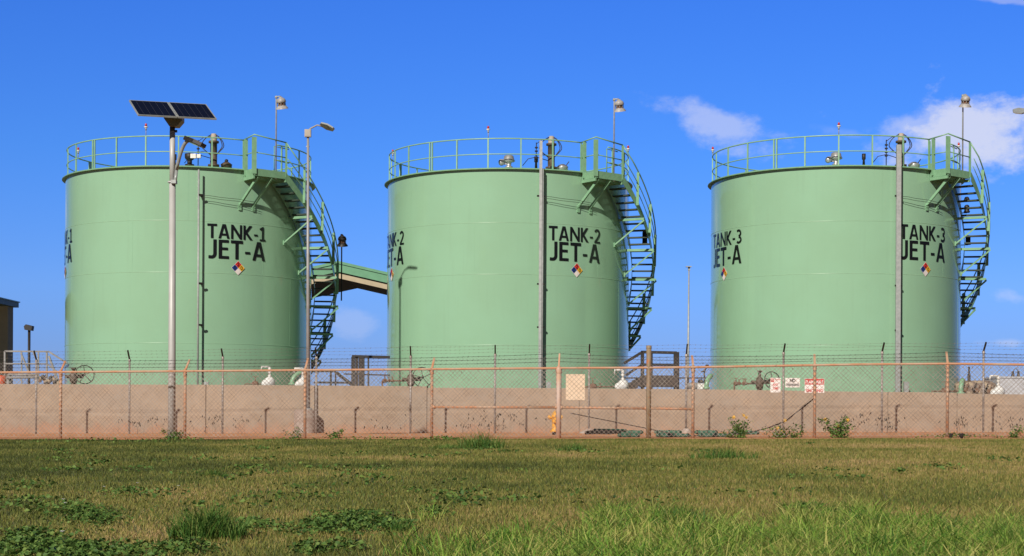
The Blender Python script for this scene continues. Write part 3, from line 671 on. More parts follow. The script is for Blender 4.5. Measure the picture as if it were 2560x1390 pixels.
for s_ in (-1, 1):
    mb = MB(); x0, x1 = (s_*.505-.495, s_*.505+.495); y0, y1 = -.595, .595
    mb.box((x0, y0, -.035), (x1, y1, -.004), Mp)
    for q in ((x0, y0, x1, y0+.025), (x0, y1-.025, x1, y1), (x0, y0+.025, x0+.025, y1-.025), (x1-.025, y0+.025, x1, y1-.025)): mb.box((q[0], q[1], -.0045), (q[2], q[3], .006), Mp)
    pn = mb.build('solar_panel', m_galv, sl)
    mb = MB(); mb.box((x0+.026, y0+.026, -.003), (x1-.026, y1-.026, .001), Mp); mb.build('glass', m_solar, pn)
    mb = MB()
    for k in range(1, 6): mb.box((x0+k*.99/6-.003, y0+.03, .0012), (x0+k*.99/6+.003, y1-.03, .0022), Mp)
    mb.build('cell_line', mat('cell_line', (.06, .065, .09), .4) if s_ < 0 else MATS['cell_line'], pn)
mb = MB(); bc = at(434, 302, sy)
mb.prism([bc+Vector(p) for p in ((-.23, -.16, .16), (.24, -.16, .16), (.24, -.16, -.02), (.12, -.16, -.16), (-.08, -.16, -.16), (-.22, -.16, .04))], (0, 0, 0), (0, .34, 0)); mb.build('battery_box', mat('battery_box', (.17, .14, .09), .6), sl)
mb = MB(); mb.tube([at(437, 458, sy-.05), at(441, 425, sy-.08)]+arc((at(441, 425, sy-.08), at(456, 352, sy-.3), at(472, 352, sy-.5)), 8), .046, 8); mb.bbox(at(435, 455, sy-.06), (.13, .2, .09)); mb.build('arm', m_galv, sl)
hp = [at(462, 353, sy-.45), at(475, 349, sy-.50), at(507, 365, sy-.85), at(509, 369, sy-.85), at(482, 371, sy-.45), at(465, 361, sy-.4)]
mb = MB(); q0, q1 = at(468, 353, sy-.5), at(508, 368, sy-1.0); d = (q1-q0).normalized(); sd_ = d.cross(Vector((0, 0, 1))).normalized(); up = sd_.cross(d); sd_, up = sd_*.95+up*.31, up*.95-sd_*.31
mb.prism([q0+sd_*x+d*y for x, y in ((-.06, -.12), (.06, -.12), (.17, .05), (.19, .5), (.08, .72), (-.08, .72), (-.19, .5), (-.17, .05))], (0, 0, 0), up*.09); hd = mb.build('lamp_head', m_dark, sl)
mb = MB(); mb.prism([q0+sd_*x+d*y-up*.012 for x, y in ((-.09, .18), (.09, .18), (.09, .5), (-.09, .5))], (0, 0, 0), up*.01); mb.build('lens', m_lens, hd)

def box_lamp(px, topy, Y, basey, r0, r1, label, box=True, mirror=1, footing=None):
    top = at(px, topy, Y); b = Vector((at(px, basey, Y).x, Y, gz(top.x)))
    t = thing('street_lamp', tuple(b), label, 'street lamp', 'street lamps')
    z0 = b.z if not footing else footing
    mb = MB(); mb.tube([Vector((b.x, Y, z0-.02)), top], [r0, r1], 12); mb.lathe([(.14, 0), (.14, .03), (r0+.01, .05)], (b.x, Y, z0), 12); mb.build('pole', m_pole, t)
    mb = MB(); mb.bbox(top+Vector((.0, -.02, .10)), (.21, .16, .25)); mb.bbox(top+Vector((.0, -.105, .10)), (.17, .012, .21)); mb.build('control_box', mat('control_box', (.42, .38, .33), .6) if 'control_box' not in MATS else MATS['control_box'], t)
    a0 = top+Vector((.05*mirror, 0, .22)); a1 = a0+Vector((.26*mirror, -.05, .15)); a2 = a0+Vector((.42*mirror, -.1, .11))
    mb = MB(); mb.tube([a0, a0+Vector((.02*mirror, 0, .04)), a1, a2], .028, 8); mb.build('arm', m_pole, t)
    d = Vector((.36*mirror, -.26, -.13)).normalized(); sd_ = d.cross(Vector((0, 0, 1))).normalized(); up = sd_.cross(d)
    if up.z < 0: up = -up
    sd_, up = sd_*.88+up*.47, up*.88-sd_*.47
    mb = MB(); mb.prism([a2-d*.06+sd_*x+d*y for x, y in ((-.06, 0), (.06, 0), (.19, .14), (.19, .44), (.05, .60), (-.05, .60), (-.19, .44), (-.19, .14))], (0, 0, 0), up*.05); hd = mb.build('lamp_head', m_galv, t)
    mb = MB(); mb.prism([a2-d*.06+sd_*x+d*y-up*.01 for x, y in ((-.11, .14), (.11, .14), (.11, .40), (-.11, .40))], (0, 0, 0), up*.008); mb.build('lens', m_lens, hd)
    return t
ly = 56.15
l2 = box_lamp(770, 341, ly, 1083, .070, .040, 'grey street lamp on a round concrete footing, box under its arm, before TANK-1', footing=gz(-6.7)+.78)
q = at(757, 1050, ly); mb = MB(); mb.lathe([(.36, -.1), (.36, .76), (.35, .78), (0, .78)], (q.x+.07, ly, gz(q.x)), 32); mb.build('footing', m_footing, l2)
box_lamp(2592, 302, 57.2, 1080, .07, .04, 'street lamp at the right edge, only the tip of its head showing', mirror=-1)
q = at(1722.5, 668, 78); b = Vector((q.x-.03, 78, gz(5)))
tl = thing('lamp_post', tuple(b), 'thin pale lamp post with a small T-shaped head, between TANK-2 and TANK-3', 'lamp post')
mb = MB(); mb.tube([b, Vector((q.x-.02, 78, 2.8)), q], [.06, .055, .03], 8); mb.build('pole', m_galv, tl)
mb = MB(); mb.bbox(q+Vector((-.02, -.05, .02)), (.26, .16, .05)); mb.bbox(q+Vector((-.0, 0, -.08)), (.10, .08, .16)); mb.build('lamp_head', m_galv, tl)
q = at(73, 826, 85); b = Vector((q.x, 85, gz(-20)))
tl = thing('lamp_post', tuple(b), 'dark lamp post with a square shoebox head, far left by the canopy', 'lamp post')
mb = MB(); mb.tube([b, q], .07, 8); mb.build('pole', m_dark, tl)
mb = MB(); mb.prism([q+Vector(p) for p in ((-.18, -.2, .02), (.16, -.2, -.02), (.20, -.2, .22), (-.12, -.2, .30), (-.22, -.2, .2))], (0, 0, 0), (0, .4, 0)); mb.build('lamp_head', m_dark, tl)

# ------------------------------------------------------------------ buildings
Y0, Y1 = 80.0, 90.0; rx = at(846, 655, Y0).x; rz_ = at(846, 655, Y0).z; sl_ = .225; sp_ = 5.2
cn = thing('canopy_building', (rx, 85, gz(rx)), 'open shed with green metal roof and cream beams, seen between TANK-1 and TANK-2', 'building')
for s_ in (-1, 1):
    mb = MB(); mb.prism([(rx, Y0, rz_), (rx+s_*sp_, Y0, rz_-sl_*sp_), (rx+s_*sp_, Y0, rz_-sl_*sp_-.46), (rx, Y0, rz_-.46)], (0, 0, 0), (0, Y1-Y0, 0))
    rf = mb.build('roof', m_roofg, cn)
    mb = MB(); mb.prism([(rx+s_*.002, Y0-.05, rz_+.05), (rx+s_*(sp_+.1), Y0-.05, rz_+.05-sl_*(sp_+.1)), (rx+s_*(sp_+.1), Y0-.05, rz_-.08-sl_*(sp_+.1)), (rx+s_*.002, Y0-.05, rz_-.08)], (0, 0, 0), (0, .04, 0)); mb.build('trim', m_roofg, rf)
    mb = MB(); mb.prism([(rx+s_*.002, Y0+.12, rz_-.465), (rx+s_*(sp_-.2), Y0+.12, rz_-.465-sl_*(sp_-.2)), (rx+s_*(sp_-.2), Y0+.12, rz_-.76-sl_*(sp_-.2)), (rx+s_*.002, Y0+.12, rz_-.76)], (0, 0, 0), (0, .2, 0)); mb.build('gable_beam', m_cream, cn)
    mb = MB(); mb.prism([(rx+s_*.002, Y0+.35, rz_-.465), (rx+s_*(sp_-.1), Y0+.35, rz_-.465-sl_*(sp_-.1)), (rx+s_*(sp_-.1), Y0+.35, rz_-.50-sl_*(sp_-.1)), (rx+s_*.002, Y0+.35, rz_-.50)], (0, 0, 0), (0, 9.5, 0)); mb.build('soffit', m_under, cn)
    for yy in (Y0+.25, Y1-.3):
        mb = MB(); x = rx+s_*(sp_-.45); mb.box((x-.15, yy-.15, gz(rx)), (x+.15, yy+.15, rz_-.505-sl_*(sp_-.45))); mb.build('column', m_cream, cn)
bY = 76.0; p0 = at(47, 757, bY); p1 = at(5, 768, bY); p2 = at(38, 768, bY); zg = gz(-20)
bl = thing('canopy_building', (p1.x, bY-2, zg), 'beige canopy building with dark green roof edge, cut off at the left edge', 'building')
mb = MB(); mb.box((p0.x-14, bY-9, p0.z-.22), (p0.x, bY, p0.z)); rf = mb.build('roof', mat('dark_green_fascia', (.05, .10, .07), .5), bl)
mb = MB(); mb.box((p0.x-14, bY-9.05, p0.z+.002), (p0.x+.05, bY+.05, p0.z+.05)); mb.build('roof_edge', m_roofg, rf)
mb = MB(); mb.box((p1.x-.02, bY-1.1, zg), (p2.x, bY-.3, p0.z-.221)); mb.build('column', m_beige, bl)
mb = MB(); mb.box((p0.x-13, bY-1.0, p0.z-.70), (p1.x-.03, bY-.4, p0.z-.222)); mb.build('beam', m_beige, bl)
mb = MB(); mb.box((p1.x-8, bY-1.0, zg), (p1.x-7.2, bY-.4, p0.z-.705)); mb.build('column', m_beige, bl)

# ------------------------------------------------------------------ yard equipment seen over the wall
def frame(name, label, m, Y, segs, cat='walkway', w=.06, parts=None, depth=0):
    b = at(segs[0][0][0], 1000, Y); b.z = gz(b.x); t = thing(name, tuple(b), label, cat)
    for nm, (x0, y0), (x1, y1), ww in [(s_[2] if len(s_) > 2 else 'rail', s_[0], s_[1], s_[3] if len(s_) > 3 else w) for s_ in segs]:
        mb = MB(); mb.bar(at(x0, y0, Y), at(x1, y1, Y), ww, ww)
        if depth and nm == 'post' or nm == 'rail' and depth: mb.bar(at(x0, y0, Y)+Vector((0, depth, 0)), at(x1, y1, Y)+Vector((0, depth, 0)), ww, ww)
        mb.build(nm, m, t)
    return t
low = 1075
frame('access_stairs', 'galvanised grey stairs with pipe handrails at far left by the canopy', m_greyrail, 62.5,
      [((12, 878), (12, low), 'post'), ((54, 878), (54, low), 'post', .05), ((96, 878), (96, low), 'post', .05), ((117, 880), (117, low), 'post', .06), ((12, 878), (122, 879), 'rail'), ((12, 909), (118, 910), 'rail', .05),
       ((122, 879), (168, 908), 'rail'), ((118, 910), (150, 935), 'rail', .05), ((122, 890), (148, 960), 'stringer', .07), ((52, 882), (74, 935), 'stringer', .06), ((83, 880), (92, 902), 'stringer', .05)], 'stairs')
ft = frame('catwalk', 'dark steel frame platform rising beside the left edge of TANK-2', m_dark, 60.5,
      [((883, 892), (883, low), 'post', .13), ((892, 892), (892, low), 'post', .10), ((904, 892), (904, low), 'post', .20), ((921, 892), (921, low), 'post', .06), ((880, 891), (975, 893), 'rail', .10), ((860, 935), (975, 938), 'rail', .05)])
frame('handrail', 'dark sloping double handrail between the grey street lamp and the catwalk frame', m_dark, 59.5,
      [((785, 929), (835, 928), 'rail'), ((835, 928), (878, 962), 'rail', .08), ((842, 930), (884, 962), 'rail', .05), ((827, 929), (827, low), 'post', .07), ((839, 930), (839, low), 'post', .05), ((785, 956), (880, 957), 'pipe', .07)], 'handrail')
cw = frame('catwalk', 'black steel catwalk with steps and handrails right of TANK-2', m_dark, 60.5,
      [((1603, 880), (1692, 882), 'rail', .10), ((1560, 908), (1606, 880), 'rail', .10), ((1606, 882), (1606, low), 'post', .12), ((1691, 880), (1691, low), 'post', .19), ((1626, 882), (1626, low), 'post', .16), ((1606, 912), (1690, 913), 'rail', .08), ((1565, 938), (1606, 911), 'rail', .09), ((1612, 964), (1622, 962), 'rail', .05), ((1560, 945), (1780, 945), 'pipe', .05)], depth=0)
mb = MB(); a, b_ = at(1604, 939, 60.4), at(1692, 939, 60.4)
mb.box((a.x, 59.9, at(0+1640, 966, 60).z+.0), (b_.x, 61.4, a.z)); mb.build('deck', mat('dark_deck', (.05, .035, .03), .7), cw)
for k in range(5):
    q = at(1602-k*9, 944+k*6, 60.4); mb = MB(); mb.box((q.x-.14, 60.0, q.z-.30), (q.x+.0, 61.2, q.z)); mb.build('step', MATS['dark_deck'], cw)

def valve(px, py, Y, label, wheel_r=.30, side=1, stem=.35):
    c = at(px, py, Y); b = Vector((c.x, Y, gz(c.x))); t = thing('gate_valve', tuple(b), label, 'valve', 'valves with handwheels')
    mb = MB(); mb.tube([b, c-Vector((0, 0, .25))], .09, 10); mb.lathe([(.0, -.3), (.10, -.3), (.13, -.2), (.15, -.05), (.12, .08), (.08, .12), (.05, .14), (.05, stem), (.09, stem), (.09, stem+.06), (0, stem+.06)], c, 14); mb.tube([c+Vector((-.3*side, 0, -.05)), c+Vector((.35*side, 0, -.05))], .06, 8); mb.build('body', m_rust if False else m_brown, t)
    wc = c+Vector((side*.42, -.12, .02)); M = Matrix.Rotation(R_(62*side), 4, 'Z') @ Matrix.Rotation(R_(90), 4, 'X'); M = Matrix.Rotation(R_(20), 4, 'Z') @ Matrix.Rotation(R_(80), 4, 'X')
    mb = MB(); ring = [wc+M @ Vector((wheel_r*math.cos(2*math.pi*k/20), wheel_r*math.sin(2*math.pi*k/20), 0)) for k in range(21)]; mb.tube(ring, .018, 6)
    for k in range(5): a = 2*math.pi*k/5+.4; mb.tube([wc, wc+M @ Vector((wheel_r*math.cos(a), wheel_r*math.sin(a), 0))], .014, 5)
    mb.sphere(wc, .05, 8); mb.build('handwheel', m_dark, t)
    mb = MB(); mb.tube([wc, c], .022, 6); mb.build('spindle', m_brown, t)
    return t
valve(184, 938, 59.3, 'brown gate valve with black handwheel at the foot of TANK-1', .33, 1, .2)
valve(1027, 945, 59.3, 'dark gate valve with large spoked handwheel at the left foot of TANK-2', .36, 1, .25)
valve(1899, 952, 58.4, 'tall brown gate valve with spoked handwheel, left of the NO PARKING sign', .30, 1, .30)
def pipe_run(label, Y, x0, x1, y, bits, m=m_rust, r=.03):
    a, b = at(x0, y, Y), at(x1, y, Y); base = Vector((a.x, Y, gz(a.x))); t = thing('pipe_run', tuple(base), label, 'pipe')
    mb = MB(); mb.tube([a, b], r, 8); mb.tube([a, Vector((a.x, Y, gz(a.x)))], r, 8); mb.build('pipe', m, t)
    for bx, s_ in bits:
        q = at(bx, y, Y); mb = MB(); mb.sphere(q, .075*s_, 8, (1.2, 1, 1)); mb.tube([q, q+Vector((0, 0, .16*s_))], .02, 6); mb.bbox(q+Vector((0, 0, .17*s_)), (.14*s_, .03, .02)); mb.build('valve', m_rust, t)
    return t
pipe_run('rusty small-bore pipe with little valves running into the left foot of TANK-2', 59.6, 956, 1020, 952, ((962, 1.1), (972, .8), (981, .8)))
pipe_run('rusty small-bore pipe with little valves left of the tall brown gate valve', 58.6, 1836, 1892, 959, ((1840, 1.1), (1848, .8), (1860, 1), (1864, .8)))
pipe_run('thin rusty pipe lying along the right foot of TANK-1', 59.3, 612, 660, 960, ((638, 1.5),), r=.02)
pipe_run('thin rusty pipe lying along the right foot of TANK-2', 59.3, 1465, 1540, 967, ((1482, 1.8), (1500, .7)), r=.025)
pipe_run('thin rusty pipe lying along the right foot of TANK-3', 58.3, 2330, 2400, 978, ((2364, 1.9),), r=.025)
def gooseneck(px, py, label, Y=59.0, s=1.0):
    c = at(px, py, Y); b = Vector((c.x, Y, gz(c.x))); t = thing('vent_pipe', tuple(b), label, 'pipe', 'white wrapped vent pipes')
    mb = MB(); top = c+Vector((0, 0, .56*s)); mb.tube([b, top], .035, 8); mb.tube([top, top+Vector((-.28, 0, 0)), top+Vector((-.29, 0, -.16))], .035, 8)
    for z in (.25, .38, .48): mb.sphere(c+Vector((0, 0, z*s)), .065, 8)
    mb.build('pipe', m_white, t)
    mb = MB(); mb.sphere(c+Vector((-.0, -.05, .02)), .2*s, 14, (1, 1, 1), .04); mb.sphere(c+Vector((-.14, -.02, -.03)), .15*s, 12, (1, 1, 1), .04); mb.lathe([(.2*s, -c.z*.0), (.2*s, -.4)], c, 14); mb.build('wrapped_joint', m_wrap, t)
gooseneck(674, 957, 'white gooseneck vent pipe with wrapped joint at the right foot of TANK-1')
gooseneck(757, 959, 'white vent pipe with wrapped joint partly behind the grey street lamp', s=.95)
gooseneck(1557, 965, 'white gooseneck vent pipe with wrapped joint at the right foot of TANK-2')
gooseneck(2496, 981, 'white gooseneck vent pipe with wrapped joint in front of the pale grey tank', Y=57.2)
def elbow(px, py, label, Y=59.4, s=1):
    c = at(px, py, Y); b = Vector((c.x, Y, gz(c.x))); t = thing('pipe_elbow', tuple(b), label, 'pipe', 'green pipe elbows')
    mb = MB(); mb.tube([b, c]+arc((c, c+Vector((.02*s, 0, .3)), c+Vector((.38*s, .2, .42))), 6), .085, 12); mb.build('pipe', m_steel_green, t)
    mb = MB(); mb.lathe([(.13, 0), (.13, .05), (0, .05)], c-Vector((0, 0, .05)), 12); mb.build('flange', m_steel_green, t)
elbow(730, 958, 'pale green curved pipe at the right foot of TANK-1, left of the grey street lamp')
elbow(1766, 968, 'pale green curved pipe touching the left foot of TANK-3', Y=59.0, s=.5)
elbow(2402, 980, 'pale green curved pipe at the right foot of TANK-3 beside the machinery', Y=58.2, s=.3)
# white instrument box left of tank 3
q = at(1753, 970, 59.2); t = thing('instrument_box', (q.x, 59.2, gz(q.x)), 'small white instrument box on a stand just left of TANK-3', 'box')
mb = MB(); mb.bbox((q.x, 59.2, q.z+.06), (.27, .2, .2)); mb.build('case', m_white, t)
mb = MB(); mb.tube([(q.x, 59.2, gz(q.x)), (q.x, 59.2, q.z-.04)], .04, 8); mb.build('stand', m_galv, t)
mb = MB(); mb.lathe([(0, 0), (.1, 0), (.1, .08), (.05, .14), (0, .14)], (q.x-.02, 59.2, q.z+.17), 10); mb.build('cap', m_dark, t)
q = at(1735, 966, 60.0); t = thing('pump', (q.x, 60, gz(q.x)), 'low grey pump behind the wall next to the white instrument box', 'pump')
mb = MB(); M = Matrix.Rotation(R_(90), 4, 'Y'); mb.lathe([(0, -.25), (.1, -.25), (.12, -.1), (.12, .15), (.07, .25), (0, .25)], q+Vector((0, 0, .02)), 12, M); mb.build('motor', m_greyrail, t)
mb = MB(); mb.box((q.x-.3, 59.85, gz(q.x)), (q.x+.3, 60.15, q.z-.11)); mb.build('plinth', m_footing, t)
# thin dark stand left of tank 3
q = at(1761, 930, 59.6); t = thing('vent_stand', (q.x, 59.6, gz(q.x)), 'thin dark pipe stand with a hooked top just left of TANK-3', 'pipe')
mb = MB(); mb.tube([(q.x, 59.6, gz(q.x)), q, q+Vector((.03, 0, .08)), q+Vector((.10, 0, .22))], .028, 6); mb.bbox(q+Vector((.10, 0, .24)), (.12, .06, .05)); mb.bbox(q+Vector((-.05, 0, .02)), (.12, .05, .05)); mb.build('pipe', m_dark, t)
# machinery and pale tank on the right
q = at(2440, 985, 58.5); t = thing('engine_pump', (q.x, 58.5, gz(q.x)), 'weathered beige engine pump with dark fittings right of TANK-3', 'pump')
zb = q.z
mb = MB(); mb.lathe([(0, -.75), (.25, -.75), (.32, -.55), (.33, .35), (.25, .6), (0, .62)], (q.x+.1, 58.7, zb+.15), 14, Matrix.Rotation(R_(90), 4, 'Y')); mb.box((q.x-.7, 58.3, gz(q.x)), (q.x+.8, 59.1, zb-.05)); mb.build('casing', m_mach, t)
for k in range(9):
    mb = MB(); x = q.x-.55+k*.135; z = zb+.1+.05*math.sin(k*2.3); mb.sphere((x, 58.3, z), .07+.03*(k % 3), 8); mb.tube([(x, 58.28, z), (x+.1, 58.3, z+.2+.05*(k % 2))], .022, 6); mb.build('fitting', (m_dark, m_rust, m_mach)[k % 3], t)
mb = MB(); mb.tube([(q.x-.22, 58.6, zb+.2), (q.x-.22, 58.6, zb+.95)], .035, 8); mb.tube([(q.x-.22, 58.6, zb+.3), (q.x-.22, 58.6, zb+.7)], .055, 8); mb.build('exhaust_pipe', m_dark, t)
q0 = at(2499, 943, 62.0); q1 = at(2640, 990, 62.0)
t = thing('horizontal_tank', (q0.x+1.2, 63, gz(q0.x)), 'pale grey flat-sided tank standing at the far right behind the wall', 'tank')
mb = MB(); mb.box((q0.x, 62.0, gz(q0.x)+.3), (q1.x+1, 64.0, q0.z)); mb.build('body', m_greytank, t)
mb = MB(); mb.box((q0.x-.02, 61.97, q0.z-.03), (q1.x+1.02, 64.03, q0.z+.03)); mb.build('lid', m_greytank, t)
mb = MB(); mb.box((q0.x+.3, 62.2, gz(q0.x)-.02), (q0.x+.6, 63.8, gz(q0.x)+.29)); mb.build('leg', m_footing, t)
for px in (2532, 2546):
    mb = MB(); v = at(px, 942, 62.3); mb.lathe([(.07, 0), (.05, .1), (.04, .15), (.05, .2), (0, .22)], v, 10); mb.build('vent', m_dark, t)
mb = MB(); v0, v1 = at(2532, 930, 62.3), at(2546, 930, 62.3); mb.tube(arc((v0, (v0+v1)/2+Vector((0, 0, .25)), v1), 8), .014, 5); mb.build('vent_loop', m_dark, t)
# orange container far left
q = at(3, 948, 60); t = thing('fuel_can', (q.x, 60, gz(q.x)), 'orange-red plastic drum showing over the wall at the left edge', 'drum')
mb = MB(); mb.lathe([(0, -1.0), (.17, -1.0), (.18, -.6), (.18, -.1), (.17, .13), (0, .14)], q, 14); mb.build('body', mat('orange_plastic', (.62, .09, .03), .4), t)
mb = MB(); mb.lathe([(.05, .14), (.05, .18), (0, .18)], q, 8); mb.build('cap', m_dark, t)
pr_ = [((20, 936), (95, 938)), ((16, 944), (110, 943))]
t = thing('pipe_rack', tuple(at(60, 1000, 61)), 'grey pipe rack with rusty flanges low behind the wall, far left', 'pipes')
t.location.z = gz(-17); BASE[t.name] = tuple(t.location)
for (a, b) in pr_:
    mb = MB(); mb.tube([at(*a, 61), at(*b, 61)], .045, 8); mb.build('pipe', m_greyrail, t)
mb = MB()
for x in (20, 90): mb.bar(at(x, 936, 61.1), Vector((at(x, 936, 61.1).x, 61.1, gz(-17))), .08, .08)
mb.build('support', m_greyrail, t)
for k in range(14):
    x = 100+k*3.5; q = at(x, 952-8*math.sin(k*.9), 60.7); mb = MB(); mb.sphere(q, .07+.02*(k % 3), 7); mb.tube([q, q+Vector((.1, 0, .1))], .02, 5); mb.build('flange', (m_rust, m_mach, m_dark)[k % 3], t)
# ------------------------------------------------------------------ hydrant
q = at(1388, 1083, 48.6); hb = Vector((q.x, 48.6, gz(q.x)))
t = thing('fire_hydrant', tuple(hb), 'yellow fire hydrant standing behind the thick pale fence post', 'fire hydrant')
mb = MB(); mb.lathe([(0, 0), (.085, 0), (.085, .1), (0, .1)], hb, 14); mb.build('stem', m_dark, t)
mb = MB(); mb.lathe([(0, .08), (.155, .08), (.155, .12), (.11, .13), (.10, .17), (.095, .42), (.11, .45), (.115, .50), (.13, .51), (.13, .54), (.11, .56), (.09, .62), (.04, .66), (.03, .70), (0, .70)], hb, 20); mb.build('barrel', m_hyd, t)
for s_, d in ((-1, Vector((-1, 0, 0))), (1, Vector((1, 0, 0))), (0, Vector((0, -1, 0)))):
    mb = MB(); z = .50 if s_ else .42; p = hb+Vector((0, 0, z)); mb.tube([p+d*.09, p+d*.15], .05 if s_ else .065, 10); mb.tube([p+d*.15, p+d*.20], .062 if s_ else .08, 8, smooth=False); mb.tube([p+d*.2, p+d*.225], .02, 5); mb.build('nozzle', m_hyd, t)

# ------------------------------------------------------------------ rod, cable, green rolls
rod = [atl(1427, 1033, 46.5, .1), atl(1622, 1072, 45.5, .1), atl(1690, 1087, 45.0, .1)]
mb = MB(); mb.tube(rod, .014, 6); o = mb.build('steel_rod', m_hose, None, tuple(rod[2])); tag(o, 'long thin rusty rod slanting up between the fences left of the brown post', 'rod')
ca = [(2034, 997, 41.6), (2005, 1020, 41.9), (1965, 1052, 42.3), (1925, 1068, 42.8), (1880, 1080, 43.1), (1830, 1087, 43.4), (1780, 1090, 43.4), (1730, 1091, 43.2), (1690, 1089, 43.2), (1640, 1088.5, 43.2)]
pts = [at(*c) for c in ca]; pts = [Vector((p.x, p.y, max(p.z, gz(p.x)+.02))) for p in pts]
mb = MB(); mb.tube(pts, .016, 6); o = mb.build('cable', m_hose, None, tuple(pts[-1])); tag(o, 'dark cable sagging from the fence post to the ground among the weeds', 'cable')
def roll(x0, x1, y, Y, label, r=.062):
    a, b = at(x0, y, Y), at(x1, y, Y); a.z = gz(a.x)+r*.8; b.z = gz(b.x)+r*.8; t = thing('erosion_roll', ((a.x+b.x)/2, Y, gz(a.x)), label, 'erosion roll', 'green erosion control rolls')
    k = 12; pts = [a.lerp(b, i/k)+Vector((0, .03*math.sin(i*1.3), .006*math.sin(i*1.1))) for i in range(k+1)]
    mb = MB(); mb.tube(pts, [r*.55]+[r*(1+.04*math.sin(i*1.7+x0)) for i in range(1, k)]+[r*.55], 12); mb.build('sleeve', m_tarp, t)
    mb = MB()
    for f_ in (.1, .55, .93):
        c = a.lerp(b, f_); mb.tube([c+Vector((-.012, 0, 0)), c+Vector((.012, 0, 0))], r*1.09, 12)
    mb.build('strap', m_dark, t)
roll(1540, 1608, 1082, 50.0, 'green fabric erosion roll by the wall, leftmost of the back row')
roll(1636, 1704, 1082, 50.0, 'green fabric erosion roll by the wall, just right of the brown post')
roll(1737, 1794, 1082, 49.5, 'green fabric erosion roll by the wall, right of the last railed post')
roll(1830, 1898, 1083, 48.0, 'green fabric erosion roll behind the leafy weed')
roll(1545, 1600, 1096, 42.6, 'green fabric erosion roll at the lawn edge beside the dark log', .05)
roll(1640, 1726, 1096, 42.6, 'green fabric erosion roll at the lawn edge between the brown and orange posts', .05)
roll(1745, 1830, 1096, 42.6, 'green fabric erosion roll at the lawn edge, left of the leafy weed', .05)
a, b = at(1462, 1094, 43.2), at(1552, 1092, 43.2); a.z = gz(a.x)+.10; b.z = gz(b.x)+.13
t = thing('log', ((a.x+b.x)/2, 43.2, gz(a.x)), 'dark weathered log bundle lying at the fence between the pale and brown posts', 'log')
mb = MB(); mb.tube([a, a.lerp(b, .3)+Vector((0, 0, .02)), a.lerp(b, .7), b], [.04, .06, .06, .04], 9, smooth=False); mb.build('bark', m_lump, t)
mb = MB(); mb.tube([a.lerp(b, .25)+Vector((0, .1, .07)), b+Vector((.15, .1, .03))], [.035, .04], 9); mb.build('fabric_wrap', m_tarp, t)
for px, lab in ((2377, 'small black lump on the grass by the foot of the rightmost orange post'), (2403.5, 'small black lump on the grass, the farther right of the two')):
    q = at(px, 1101, 40.4-.0*px); Y = 38.8; q = at(px, 1101, Y); mb = MB(); mb.sphere((0, 0, .05), .05, 9, (1, .9, 1.2), .22); mb.sphere((.03, 0, .09), .03, 7, (1, 1, 1), .2)
    o = mb.build('rock', m_lump, None, (0, 0, 0)); o.location = (q.x, Y, gz(q.x)); tag(o, lab, 'lump', 'small black lumps')

# ------------------------------------------------------------------ vegetation
def leaf_mat(name, stops, patch=None, pscale=.35, trans=.25, rough=.6):
    m = bpy.data.materials.new(name); m.use_nodes = True; t = m.node_tree; n = t.nodes; l = t.links; p = n['Principled BSDF']
    at_ = n.new('ShaderNodeAttribute'); at_.attribute_name = 'tint'
    cr = n.new('ShaderNodeValToRGB'); e = cr.color_ramp.elements
    e[0].position = stops[0][0]; e[0].color = (*stops[0][1], 1); e[1].position = stops[-1][0]; e[1].color = (*stops[-1][1], 1)
    for q, c in stops[1:-1]: w = e.new(q); w.color = (*c, 1)
    l.new(at_.outputs['Fac'], cr.inputs[0]); col = cr.outputs[0]
    p.inputs['Roughness'].default_value = rough; p.inputs['Specular IOR Level'].default_value = .25
    l.new(col, p.inputs['Base Color'])
    tr = n.new('ShaderNodeBsdfTranslucent'); l.new(col, tr.inputs[0]); mx = n.new('ShaderNodeMixShader'); mx.inputs[0].default_value = trans
    l.new(p.outputs[0], mx.inputs[1]); l.new(tr.outputs[0], mx.inputs[2]); l.new(mx.outputs[0], n['Material Output'].inputs[0])
    return m
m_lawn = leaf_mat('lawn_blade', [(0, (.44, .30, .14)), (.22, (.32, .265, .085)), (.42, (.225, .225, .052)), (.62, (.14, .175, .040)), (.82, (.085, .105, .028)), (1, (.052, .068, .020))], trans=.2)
m_tall = leaf_mat('tall_blade', [(0, (.50, .47, .15)), (.3, (.34, .46, .09)), (.65, (.19, .36, .05)), (1, (.055, .16, .025))], trans=.35)
m_clump = leaf_mat('clump_blade', [(0, (.20, .25, .06)), (.4, (.08, .18, .03)), (1, (.04, .11, .02))], trans=.25)
m_leaf = leaf_mat('broad_leaf', [(0, (.18, .26, .06)), (.5, (.09, .175, .038)), (1, (.045, .10, .022))], trans=.2, rough=.6)
m_dry = leaf_mat('seed_head', [(0, (.13, .075, .04)), (1, (.07, .05, .025))], trans=.1)

